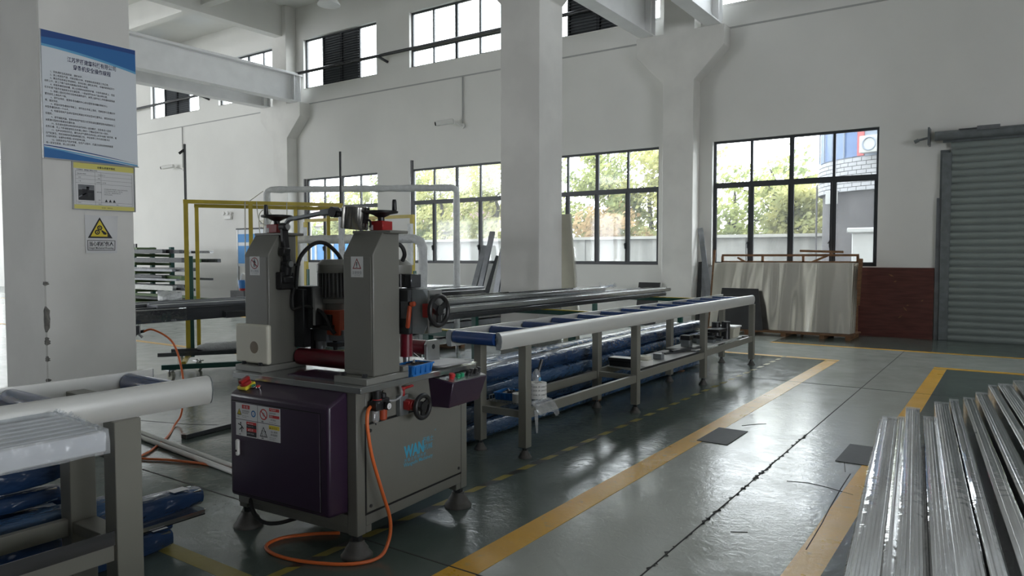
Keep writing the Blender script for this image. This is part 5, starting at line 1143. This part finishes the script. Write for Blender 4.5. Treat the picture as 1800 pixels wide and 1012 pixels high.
for x, z1 in ((-11.2, 2.2), (-9.4, 2.2), (-8.45, 2.2)):
    MB().box(x - .03, x + .03, 9.17, 9.23, .16, z1).build('post', 'rackyellow', rb); MB().box(x + .03, x + .07, 9.18, 9.22, .16, 1.3).build('post_guard', 'rackgreen', rb)
MB().box(-11.2, -8.42, 9.17, 9.23, 2.2, 2.255).build('top_bar', 'rackyellow', rb)
for x, z1 in ((-11.2, 3.02), (-8.45, 3.17)): MB().box(x - .018, x + .018, 9.18, 9.22, 2.255, z1).build('pole', 'black', rb)
MB().bar((-11.2, 9.15, 1.45), (-11.2, 9.15, 2.1), .09, .09, (1, 0, 0)).build('bubble_wrap', 'foam', rb); MB().bar((-8.45, 9.15, 1.4), (-8.45, 9.15, 2.1), .07, .07, (1, 0, 0)).build('bubble_wrap', 'foam', rb)
for y in (8.8, 9.6): MB().box(-11.4, -8.3, y - .03, y + .03, .13, .19).build('base_bar', 'rackgreen', rb)
for x in (-11.2, -9.4, -8.45): MB().box(x - .025, x + .025, 8.8, 9.6, .19, .23).build('base_cross_bar', 'rackyellow', rb)
for x in (-11.2, -8.5):
    for y in (8.8, 9.6): caster(x, y, rb, .13)
# foam wrapped pipe frames
def foamframe(p, q, zt, z0, r, label, corner, seed):
    rnd = random.Random(seed); t = thing('wrapped_pipe_frame', label, 'frame', (Vector(p) + Vector(q)) / 2); p, q = Vector(p), Vector(q); d = (q - p).normalized(); Z = Vector((0, 0, 1)); pts = []
    def seg(a, b_, n_):
        for i in range(n_): pts.append(a.lerp(b_, i / n_))
    seg(p + Z * z0, p + Z * (zt - corner), 18); seg(p + Z * (zt - corner) , p + Z * zt + d * corner * .0, 1); pts.append(p + Z * (zt - corner * .3) + d * corner * .3); seg(p + Z * zt + d * corner, q + Z * zt - d * corner, 34); pts.append(q + Z * zt - d * corner); pts.append(q + Z * (zt - corner * .3) - d * corner * .3); seg(q + Z * (zt - corner), q + Z * z0, 18); pts.append(q + Z * z0)
    b = MB(); b.tube(pts, [r * rnd.uniform(.9, 1.14) for _ in pts], 12); b.build('bubble_wrap', 'foam', t, smooth=1.2)
    b = MB(); b.tube([p, p + Z * .03, p + Z * (z0 + .05)], r * .4, 8); b.tube([q, q + Z * (z0 + .05)], r * .4, 8); b.build('pipe', 'steel', t); return t
foamframe((-10.15, 7.55, 0), (-7.36, 9.05, 0), 2.64, .12, .052, 'tall pipe frame in white bubble wrap standing in front of the windows', .07, 1)
foamframe((-9.6, 7.0, 0), (-6.92, 7.75, 0), 1.80, .16, .062, 'lower pipe frame in white foam behind the right machine column', .14, 2)
wpn = thing('laminate_sheet', 'white laminate sheet lying on the black channels of the yellow rack base', 'sheet', ap(.8, .2, .30)); MB().bar(ap(.35, .25, .31), ap(1.6, .25, .31), .35, .03).build('panel_board', 'outpanel', wpn, bevel=.004)
# items on the rack base
for k, (t0, t1, s_, z, w_, h_, m_, lab) in enumerate(((-.35, .9, -.25, .235, .10, .05, 'darkprof', 'black channel lying on the yellow rack base, front one'), (-.2, 1.3, -.1, .235, .12, .08, 'darkprof', 'black channel lying on the yellow rack base, rear one'), (.5, 2.3, .12, .235, .14, .05, 'darkprof', 'black channel lying on the yellow rack base, right one'))):
    single(MB().bar(ap(t0, s_, z + h_ / 2), ap(t1, s_, z + h_ / 2), w_, h_), 'black_channel', m_, lab, 'profile', group='black channels on the rack base')
for k, (t0, t1, s_, z, r, lab) in enumerate(((.12, 1.7, -.20, .33, .06, 'white foam-wrapped tube on the rack base, left one'), (1.0, 2.25, -.30, .42, .055, 'white foam-wrapped tube seen between the machine columns'))):
    b = MB(); b.tube([ap(t0, s_, z), ap(t0 + .12, s_, z), ap((t0 + t1) / 2, s_, z + .02), ap(t1 - .1, s_, z), ap(t1, s_, z)], [r * .4, r, r * .9, r * 1.05, r * .5], 12); single(b, 'wrapped_tube', 'foam', lab, 'tube', smooth=1)
b = MB(); b.tube([(-4.6, 4.9, .60), (-4.3, 5.6, .60), (-4.0, 6.2, .58), (-3.9, 6.35, .58), (-3.86, 6.45, .58)], [.08, .075, .06, .05, .08], 12)
wt = thing('wrapped_tube', 'white foam-wrapped tube with a flared end lying on the floor blocks behind the conveyor start', 'tube', (-4.3, 5.6, 0)); 
b = MB(); b.tube([(-5.05, 4.55, .52), (-4.9, 4.72, .52), (-4.45, 5.2, .52), (-4.2, 5.45, .51), (-4.08, 5.58, .51)], [.05, .085, .075, .06, .10], 12); b.build('tube_wrap', 'foam', wt, smooth=1); MB().box(-4.75, -4.45, 4.95, 5.15, 0, .45).build('support_block', 'cart', wt); MB().box(-5.05, -4.8, 4.6, 4.75, 0, .45).build('support_block', 'cart', wt)

# ================================================================== FAR PROFILE RACK
fr_ = thing('cantilever_rack', 'far green cantilever rack loaded with many long profiles, left background', 'rack', (-23, 13.2, 0))
lv = (.12, .42, .72, 1.0, 1.28, 1.56, 1.80)
for x in (-25.6, -24.4, -23.2):
    MB().box(x - .06, x + .06, 13.4, 13.52, 0, 1.85).build('upright', 'rackgreen', fr_)
    for z in lv[:-1]: MB().bar((x, 13.45, z), (x, 12.2, z + .03), .07, .09).build('arm', 'olive', fr_)
MB().box(-26, -22.9, 12.2, 13.5, .03, .10).build('base', 'olive', fr_)
random.seed(40); kk = 0
GF = 'profiles on the far cantilever rack'; ORD = ['first', 'second', 'third', 'fourth', 'fifth', 'sixth']; LVN = ['lowest', 'second', 'third', 'fourth', 'fifth', 'top']
for z in lv[:-1]:
    for j in range(6):
        y = 12.28 + .19 * j; x0 = -27 + random.uniform(-.5, .3); x1 = -21.0 + random.uniform(-1.2, 1.0); h_ = random.uniform(.05, .15)
        o = single(MB().box(x0, x1, y - .06, y + .06, z + .076, z + .076 + h_), 'stored_profile', random.choice(['darkprof', 'profgrey', 'darkprof', 'mill', 'olive']), 'long profile on the %s level of the far green cantilever rack, %s from the front' % (LVN[lv.index(z)], ORD[j]), 'profile', group=GF)
for z in (1.80,): single(MB().box(-27, -23.3, 12.35, 13.0, 1.72, 1.83), 'green_carriage', 'olive', 'olive green carriage on the top of the far rack', 'carriage', bevel=.01)
for k in range(4): x = -24.1 + .16 * k; single(MB().cyl((x, 12.5, 1.83), (x, 12.5, 1.95), .03, 8), 'rack_peg', 'black', 'black peg on the olive carriage on top of the far rack, %s from the left' % ORD[k], 'peg', group='pegs on the far rack')
bk_ = thing('blue_bucket', 'small blue and red bucket standing by the yellow rack post', 'bucket', (-17.2, 12.0, 0)); b = MB(); b.lathe([(.11, .62), (.14, .9)], (-17.2, 12.0, 0), n=18); b.build('bucket_body', 'signblue', bk_); b = MB(); b.lathe([(.112, .62), (.12, .68)], (-17.2, 12.0, 0), n=18); b.v = [v for v in b.v]; b.build('red_base', 'red', bk_); b = MB(); b.tube([(-17.33, 12, .9), (-17.3, 12, 1.02), (-17.2, 12, 1.08), (-17.1, 12, 1.02), (-17.07, 12, .9)], .02, 6, 4); b.build('bucket_handle', 'white', bk_); MB().box(-17.5, -16.9, 11.8, 12.2, 0, .62).build('stand', 'dark', bk_)
st = thing('low_profile_stack', 'low stack of grey profiles on timber under the windows, behind the pipe frame', 'stack', (-11.4, 13.0, 0))
for k in range(7):
    for j in range(3): MB().box(-12.4 + .05 * k, -10.6 + .04 * k, 12.8 + .16 * j, 12.94 + .16 * j, .12 + .11 * k, .21 + .11 * k).build('profile', 'profgrey' if (k + j) % 2 else 'mill', st)
for x in (-12.2, -10.9): MB().box(x - .06, x + .06, 12.7, 13.4, 0, .12).build('bearer', 'wood', st)
for k in range(3): single(MB().box(-9.3 + .45 * k, -9.2 + .45 * k, 10.3, 10.45, .0, .82).box(-9.36 + .45 * k, -9.14 + .45 * k, 10.28, 10.47, .82, .9), 'clamp_stand', 'black', ('left', 'middle', 'right')[k] + ' black clamp stand behind the charcoal profiles', 'stand', bevel=.01)
# stacked light profiles on the floor beyond the conveyor
GT = 'light profiles stacked beyond the conveyor'
for j in range(5):
    for k in range(4): single(MB().box(-8.6 + .18 * j, -8.44 + .18 * j, 6.6, 12.4 - .2 * k, .10 + .12 * k, .19 + .12 * k), 'light_profile', 'mill' if (j + k) % 3 else 'profgrey', 'light metal profile stacked under the charcoal profiles, %s layer up, %s from left' % (('first', 'second', 'third', 'fourth')[k], ORD[j]), 'profile', group=GT)
for y in (7.2, 9.5, 11.8): single(MB().box(-8.7, -7.6, y - .05, y + .05, 0, .10), 'floor_bearer', 'wood', {7.2: 'near', 9.5: 'middle', 11.8: 'far'}[y] + ' timber bearer under the low light profile stack', 'timber')

# ================================================================== FOREGROUND ALUMINIUM BUNDLES (right)
FA = 'film wrapped aluminium bundles stacked in the right foreground'
#        left x, right x, end y, top z, height, layer
FG = [(-.663, -.644, 4.89, .549, .10), (-.648, -.566, 4.935, .563, .13), (-.560, -.528, 4.92, .575, .10), (-.542, -.468, 5.12, .600, .16), (-.424, -.357, 4.89, .598, .12), (-.399, -.326, 5.27, .625, .15), (-.322, -.278, 5.33, .640, .17), (-.249, -.194, 5.36, .655, .15), (-.190, -.129, 5.51, .670, .15), (-.128, -.086, 5.77, .685, .16), (-.076, .002, 5.77, .700, .15), (.006, .075, 5.88, .715, .15), (.080, .165, 6.20, .730, .15), (.175, .25, 6.0, .73, .15)]
DR = Vector((-.099, .995, 0)).normalized()
ords = ['first', 'second', 'third', 'fourth', 'fifth', 'sixth', 'seventh', 'eighth', 'ninth', 'tenth', 'eleventh', 'twelfth', 'thirteenth', 'fourteenth']
def abundle(x0, x1, y1, zt, h_, seed, label, L_=4.6):
    rnd = random.Random(seed); w_ = x1 - x0; xm = (x0 + x1) / 2; t = thing('aluminium_bundle', label, 'bundle', (xm + .2, y1 - L_ / 2, zt - h_), 0, FA)
    R = Vector((DR.y, -DR.x, 0)); E = Vector((xm, y1, 0)); nf = max(3, int(w_ / .0115)); pr = []
    # top surface with a ridge for each stacked profile
    for i in range(nf):
        a = -w_ / 2 + w_ * i / nf; b_ = a + w_ / nf; k = rnd.uniform(-.003, .0015)
        pr += [(a, zt - .004), (a + .0022, zt - .0005 + k), (b_ - .0022, zt - .0005 + k)]
    pr += [(w_ / 2, zt - .004), (w_ / 2, zt - h_), (-w_ / 2, zt - h_)]
    P = [E + R * a + Vector((0, 0, z)) - DR * (L_ - .02) for a, z in pr]
    MB().prism(P, DR * (L_ - .02)).build('profiles', 'mill', t, smooth=.35)
    # clear film sleeve, closed and crumpled at the far end
    b = MB(); n_ = 24; sec = [(-w_ / 2 - .003, zt - h_ * .98), (-w_ / 2 - .003, zt - .002), (-w_ / 4, zt + .0035), (0, zt + .003), (w_ / 4, zt + .0035), (w_ / 2 + .003, zt - .002), (w_ / 2 + .003, zt - h_ * .98)]; vs = []
    for j in range(n_ + 1):
        s = (j / n_) ** .5
        for a, z in sec: vs.append(E + R * (a + rnd.uniform(-.001, .001)) + DR * (-(L_ - .02) * (1 - s) + .012 * (j == n_)) + Vector((0, 0, z + rnd.uniform(-.0005, .001))))
    m_ = len(sec); b.add(vs, [(j * m_ + i, (j + 1) * m_ + i, (j + 1) * m_ + i + 1, j * m_ + i + 1) for j in range(n_) for i in range(m_ - 1)] + [tuple(n_ * m_ + i for i in range(m_))]); b.build('film_wrap', 'clear', t, smooth=.4)
    b = MB(); s0 = rnd.uniform(.04, .07)
    b.add([E + R * a + DR * y + Vector((0, 0, zt + .005 + rnd.uniform(0, .003))) for y in (-s0, .012) for a in (-w_ / 2 - .004, -w_ / 5, w_ / 6, w_ / 2 + .004)], [(0, 1, 5, 4), (1, 2, 6, 5), (2, 3, 7, 6)]); b.build('folded_film_end', 'milky', t, smooth=0)
    return t
for k, (x0, x1, y1, zt, h_) in enumerate(FG):
    abundle(x0, x1, y1, zt, h_, 50 + k, 'film wrapped aluminium profile bundle in the right foreground, %s from the left' % ords[k])
for k, (x0, x1, y1, zt, h_) in enumerate([(-.63, -.47, 4.7, .42, .12), (-.44, -.28, 4.75, .46, .14), (-.25, -.08, 5.1, .49, .14), (-.06, .12, 5.4, .53, .14), (.14, .3, 5.7, .56, .14)]):
    abundle(x0, x1, y1, zt, h_, 80 + k, 'lower-layer aluminium bundle in the right foreground, under the top bundles, %s from the left' % ords[k])
for n_, y in enumerate((1.2, 2.9, 4.4)):
    t = thing('bundle_stand', ('near', 'middle', 'far')[n_] + ' steel stand under the foreground aluminium bundles', 'stand', (-.1, y, 0)); MB().hexa([(-.62, y - .04, .22), (.62, y - .04, .34), (.62, y + .04, .34), (-.62, y + .04, .22), (-.62, y - .04, .28), (.62, y - .04, .40), (.62, y + .04, .40), (-.62, y + .04, .28)]).build('beam', 'leg', t)
    for x, z in ((-.55, .22), (.55, .33)): MB().box(x - .03, x + .03, y - .03, y + .03, 0, z).build('leg', 'leg', t)

# ================================================================== ON THE FLOOR
for x0, x1, y0, y1, lab in ((-2.165, -1.905, 5.84, 6.40, 'dark rubber mat on the yellow stripe beside the conveyor'), (-1.085, -.815, 5.85, 6.45, 'dark rubber mat half hidden by the foreground aluminium bundles')):
    single(MB().box(x0, x1, y0, y1, .002, .006), 'floor_mat', 'mat', lab, 'mat')
single(MB().bar((-5.75, 3.41, .022), (-5.84, 4.15, .022), .07, .04), 'black_profile', 'darkprof', 'black profile lying on the floor left of the machine', 'profile', bevel=.004)
for k, (dy, lab) in enumerate(((0, 'white tube lying on the floor behind the machine cabinet, front one'), (.07, 'white tube lying on the floor behind the machine cabinet, rear one'))):
    b = MB(); b.cyl((-6.3, 3.22 + dy, .022), (-3.95, 2.99 + dy, .022), .019, 12); single(b, 'white_tube', 'white', lab, 'tube', group='white tubes on the floor')
b = MB(); b.tube([(-6.93, 3.72, .82), (-6.8, 3.75, .84), (-6.55, 3.8, .72), (-6.4, 3.8, .4), (-6.35, 3.75, .1), (-6.25, 3.62, .014), (-5.9, 3.35, .012), (-5.6, 3.05, .012), (-5.45, 2.88, .012), (-5.2, 2.98, .012), (-4.8, 3.08, .012), (-4.4, 3.06, .012), (-4.0, 2.9, .012), (-3.6, 2.9, .012)], .0095, 8, 7)
ho = thing('air_hose', 'orange air hose hanging from the profile stack and trailing over the floor to the machine', 'hose', (-5.4, 3.2, 0)); b.build('hose', 'hose', ho, smooth=1)
b = MB(); b.cyl((-7.02, 3.70, .805), (-6.92, 3.72, .825), .016, 10); b.bar((-7.12, 3.68, .80), (-7.0, 3.70, .81), .04, .05); b.bar((-7.06, 3.68, .76), (-7.04, 3.69, .80), .03, .05); b.build('air_gun', 'black', ho, bevel=.006)
b = MB(); b.tube([(-6.90, 3.66, .895), (-6.90, 3.66, .80), (-6.88, 3.68, .77)], .012, 8); b.build('hook', 'steel', ho)

# ================================================================== POSTERS ON THE LEFT PILLAR
PX = -5.79; YD = (0, 1, 0); ZD = (0, 0, 1)
po = thing('safety_poster', 'large blue-and-white safety rules poster with Chinese text high on the left pillar', 'poster', (PX, 2.745, 2.26))
MB().box(PX, PX + .006, 2.402, 3.088, 2.262, 3.180).build('board', 'poster', po)
def band(pts_lo, pts_hi, m_, d, name):
    b = MB(); n_ = len(pts_lo); b.add([(PX + d, y, z) for y, z in pts_lo] + [(PX + d, y, z) for y, z in pts_hi], [(i, i + 1, n_ + i + 1, n_ + i) for i in range(n_ - 1)]); b.build(name, m_, po, smooth=0)
yy = [2.404 + .682 * k / 16 for k in range(17)]
def cv_(f): return [(y, f((y - 2.404) / .682)) for y in yy]
band(cv_(lambda t: 3.075 - .02 * t - .05 * t * t), cv_(lambda t: 3.178), 'signblue', .0066, 'blue_band')
band(cv_(lambda t: 3.125 + .05 * t - .03 * t * t), cv_(lambda t: 3.1785), 'navy', .0069, 'dark_blue_band')
band(cv_(lambda t: 3.068 - .02 * t - .05 * t * t - .006), cv_(lambda t: 3.079 - .02 * t - .05 * t * t), 'skyblue', .0072, 'light_blue_band')
band(cv_(lambda t: 2.264), cv_(lambda t: 2.345 - .085 * t ** .8), 'signblue', .0066, 'blue_band')
band(cv_(lambda t: 2.336 - .072 * t), cv_(lambda t: 2.343 - .068 * t ** 1.1), 'skyblue', .0069, 'light_blue_band')
band(cv_(lambda t: 2.350 - .066 * t ** 1.2), cv_(lambda t: 2.356 - .072 * t ** 1.4), 'navy', .0072, 'dark_blue_band')
b = MB(); b.text('江苏罗挺建筑科技有限公司', (PX + .0075, 2.755, 2.985), YD, ZD, .040, 'C', sx=.74, bold=.012); b.text('穿条机安全操作规程', (PX + .0075, 2.755, 2.935), YD, ZD, .040, 'C', sx=.76, bold=.012); b.build('poster_title', 'navyink', po, smooth=0)
LN = ['  1、安装调好主机及料架，调好水平。', '  2、接上电源及气源，开机空转3分钟，检查制动系统是否工作正常。', '  3、确认传动系统正常运转后，松动设备上面左右手轮，将轴间距离松开个', '齿轮上升，使上下两个齿轮间距超过型条的高度。', '  4、根据条槽宽度的槽，锁上左侧传动齿轮的护栅，分别将齿轮装上，然后', '松手轮使下面手轮轴齿轮对正位置型条，一般以调节左右刀盘对称位置。', '  5、根据上面左右手轮与型条高度的运行，以便上面平台工件的顺利穿条装', '置轮齿在上道齿内下降。', '  6、调节左导轮，使滚条导向槽的中心线与型条导向槽的导轮中心', '等，固定导轮。', '  7、按型材穿条槽放好导轮上，调节左右导板上导轮，将两型条与型槽对中', '料型条槽型料的一个水平。', '  8、检查各型材产品穿好型材后两端主机到达型材位置停止，使型材自动定', '位固定。', '  9、调节辅助夹具，型条穿条的气缸压力打到合适位置使型条夹紧型材在上', '以距离与型材长度相当位置处理。', '  10、在左或右型条穿条机的手动开关转入自动模式，将型条穿入型材', '齿条孔槽，先上下移动检查轮位在机器上滑动一下确认型材已穿入导轨。', '  11、在每次穿条完毕后，要先关闭气源再关闭设备上的手动阀门和手柄，最', '后气缸复位，然后清理型材和两旁地面卫生，每班穿条工作完成后要关好', '主后料架处，以避免杂物落入机内损坏设备。', '  12、注意安全生产防护穿戴，在生产过程中，凡属正在转动的机构都要', '有一定安全距离，防止发生事故。']
b = MB(); z = 2.882
for s in LN:
    ind = .056 if s.startswith('  ') else .018; b.text(s.strip(), (PX + .0075, 2.404 + ind, z), YD, ZD, .0172, sx=.82, bold=.004); z -= .0234
b.build('poster_lettering', 'ink', po, smooth=0, kind='stuff')
b = MB(); b.box(PX + .004, PX + .012, 2.398, 3.092, 2.256, 2.264); b.box(PX + .004, PX + .012, 2.398, 2.405, 2.264, 3.18); b.build('metal_edge', 'steel', po)
inf = thing('machine_info_card', 'white and yellow framed machine information card below the poster on the left pillar', 'card', (PX, 2.82, 1.9))
MB().box(PX, PX + .008, 2.597, 3.052, 1.907, 2.250).build('card_board', 'labelw', inf)
b = MB(); b.box(PX + .002, PX + .014, 2.590, 2.600, 1.90, 2.256); b.box(PX + .002, PX + .014, 3.049, 3.059, 1.90, 2.256); b.box(PX + .002, PX + .014, 2.6, 3.049, 1.90, 1.906); b.box(PX + .002, PX + .014, 2.6, 3.049, 2.250, 2.256); b.build('card_frame', 'steel', inf)
def q4(b, y0, y1, z0, z1, d=.0086): b.add([(PX + d, y0, z0), (PX + d, y1, z0), (PX + d, y1, z1), (PX + d, y0, z1)], [(0, 1, 2, 3)])
for z0, z1 in ((2.208, 2.250), (1.906, 1.937)): b = MB(); q4(b, 2.60, 3.049, z0, z1); b.build('yellow_band', 'pyellow', inf)
b = MB(); b.text('设备信息管理看板', (PX + .0092, 2.84, 2.219), YD, ZD, .017, 'C', bold=.02); b.text('安全第一 预防为主', (PX + .0092, 2.84, 1.916), YD, ZD, .010, 'C'); b.text('使用单位：铝合金门窗加工车间', (PX + .0092, 2.625, 2.195), YD, ZD, .0105, bold=.01)
for y, z, s in ((2.625, 2.166, '设备名称  穿条机'), (2.775, 2.166, '设备编号'), (2.81, 2.166, 'CT-01'), (2.635, 2.138, '型号'), (2.635, 2.11, '厂家'), (2.775, 2.138, '数量  1'), (2.765, 2.108, '使用部门：生产部'), (2.765, 2.035, '操作说明'), (2.775, 1.975, '注意'), (2.625, 1.949, '负责人：'), (2.775, 1.945, '日期：'), (2.91, 1.945, '审核：')): b.text(s, (PX + .0092, y, z), YD, ZD, .0088)
for k, s in enumerate(('启动设备前检查气源和电源，确认防护罩关闭后开机，', '运行时不得将手伸入导轮之间，穿条完毕', '关闭电源气源，清理台面并做好记录。', '发现异常立即停机')): b.text(s, (PX + .0092, 2.82, 2.062 - .014 * k), YD, ZD, .0078)
for y in (2.835, 2.865, 2.895): b.poly([(PX + .0092, y - .011, 1.966), (PX + .0092, y + .011, 1.966), (PX + .0092, y, 1.988)])
for z in (2.188, 2.158, 2.130, 2.10, 1.962, 1.94): q4(b, 2.615, 3.035, z - .0006, z + .0006, .009)
for y in (2.615, 2.755, 2.80, 3.035): q4(b, y - .0006, y + .0006, 1.94, 2.188, .009)
b.build('card_lettering', 'ink', inf, smooth=0, kind='stuff')
b = MB(); q4(b, 2.632, 2.748, 1.972, 2.088, .0088); b.m = 1; q4(b, 2.634, 2.746, 2.05, 2.086, .0091); b.m = 2
for y0, y1, z0, z1 in ((2.66, 2.70, 2.0, 2.055), (2.70, 2.745, 2.03, 2.04), (2.69, 2.71, 2.05, 2.075)): q4(b, y0, y1, z0, z1, .0094)
b.m = 1; b.add([(PX + .0094, 2.636, 1.99), (PX + .0094, 2.69, 2.02), (PX + .0094, 2.69, 2.028), (PX + .0094, 2.636, 2.0)], [(0, 1, 2, 3)])
for k in range(4): q4(b, 2.638 + .027 * k, 2.656 + .027 * k, 2.064, 2.082, .0094)
b.build('printed_photo', ['dark', 'profgrey', 'ink'], inf, smooth=0)
wsn = thing('warning_sign', 'curled white sheet with a yellow mechanical hazard triangle on the left pillar', 'sign', (PX, 2.79, 1.57))
def curl(u, v): return PX + .004 + .030 * max(0, u - .55) ** 2 * 4 * (.3 + v) + .018 * max(0, .35 - u) * (1 - v) + .02 * max(0, v - .85)
SY0, SY1, SZ0, SZ1 = 2.674, 2.905, 1.572, 1.862
def sp3(u, v, d=0): return (curl(u, v) + d, SY0 + (SY1 - SY0) * u, SZ0 + (SZ1 - SZ0) * v)
b = MB(); n_ = 12; b.add([sp3(i / n_, j / n_) for i in range(n_ + 1) for j in range(n_ + 1)], [(i * (n_ + 1) + j, (i + 1) * (n_ + 1) + j, (i + 1) * (n_ + 1) + j + 1, i * (n_ + 1) + j + 1) for i in range(n_) for j in range(n_)]); b.build('sheet', 'labelw', wsn, smooth=1)
def tri3(m_, u0, u1, v0, v1, d, nm_):
    b = MB(); k_ = 10; L = [sp3(u0 + (.5 * (u0 + u1) - u0) * i / k_, v0 + (v1 - v0) * i / k_, d) for i in range(k_ + 1)]; R_ = [sp3(u1 + (.5 * (u0 + u1) - u1) * i / k_, v0 + (v1 - v0) * i / k_, d) for i in range(k_ + 1)]; Mi = [sp3(.5 * (u0 + u1), v0 + (v1 - v0) * i / k_, d) for i in range(k_ + 1)]
    b.add(L + Mi + R_, [(i, k_ + 1 + i, k_ + 2 + i, i + 1) for i in range(k_)] + [(k_ + 1 + i, 2 * k_ + 2 + i, 2 * k_ + 3 + i, k_ + 2 + i) for i in range(k_)]); b.build(nm_, m_, wsn, smooth=0)
tri3('ink', .08, .86, .40, .95, .0016, 'triangle_border'); tri3('yellow', .17, .77, .44, .88, .0028, 'yellow_triangle')
b = MB()
def wdisc(u, v, r, d):
    b.add([(sp3(u, v)[0] + d, SY0 + (SY1 - SY0) * u + r * math.cos(k * PI / 8), SZ0 + (SZ1 - SZ0) * v + r * math.sin(k * PI / 8)) for k in range(16)], [tuple(range(16))])
def wring(u, v, r):
    b.m = 0; wdisc(u, v, r, .006); b.m = 1; wdisc(u, v, r * .55, .0068); b.m = 0; wdisc(u, v, r * .3, .0076)
wring(.46, .67, .019); wring(.38, .555, .019); b.m = 0
b.add([(sp3(.55, .55)[0] + .006, SY0 + (SY1 - SY0) * u, SZ0 + (SZ1 - SZ0) * v) for u, v in ((.50, .60), (.54, .61), (.68, .54), (.66, .49), (.58, .50))], [(0, 1, 2, 3, 4)])
b.build('gear_symbol', ['ink', 'yellow'], wsn, smooth=0)
b = MB()
for u0, u1, v0, v1 in ((.06, .94, .33, .343), (.06, .94, .075, .088), (.06, .078, .075, .343), (.922, .94, .075, .343)):
    k_ = 8; b.add([sp3(u0 + (u1 - u0) * i / k_, v, .0016) for v in (v0, v1) for i in range(k_ + 1)], [(i, i + 1, k_ + 2 + i, k_ + 1 + i) for i in range(k_)])
vs, fs, wd = glyphs('当心机械伤人', .02); b.add([sp3(.11 + .78 * x / wd, .20 + y * .13, .002) for x, y in vs], fs)
vs, fs, wd = glyphs('Danger! Mechanical Wounding', .015); b.add([sp3(.11 + .78 * x / wd, .115 + y * .072, .002) for x, y in vs], fs)
b.build('sign_lettering', 'ink', wsn, smooth=0)
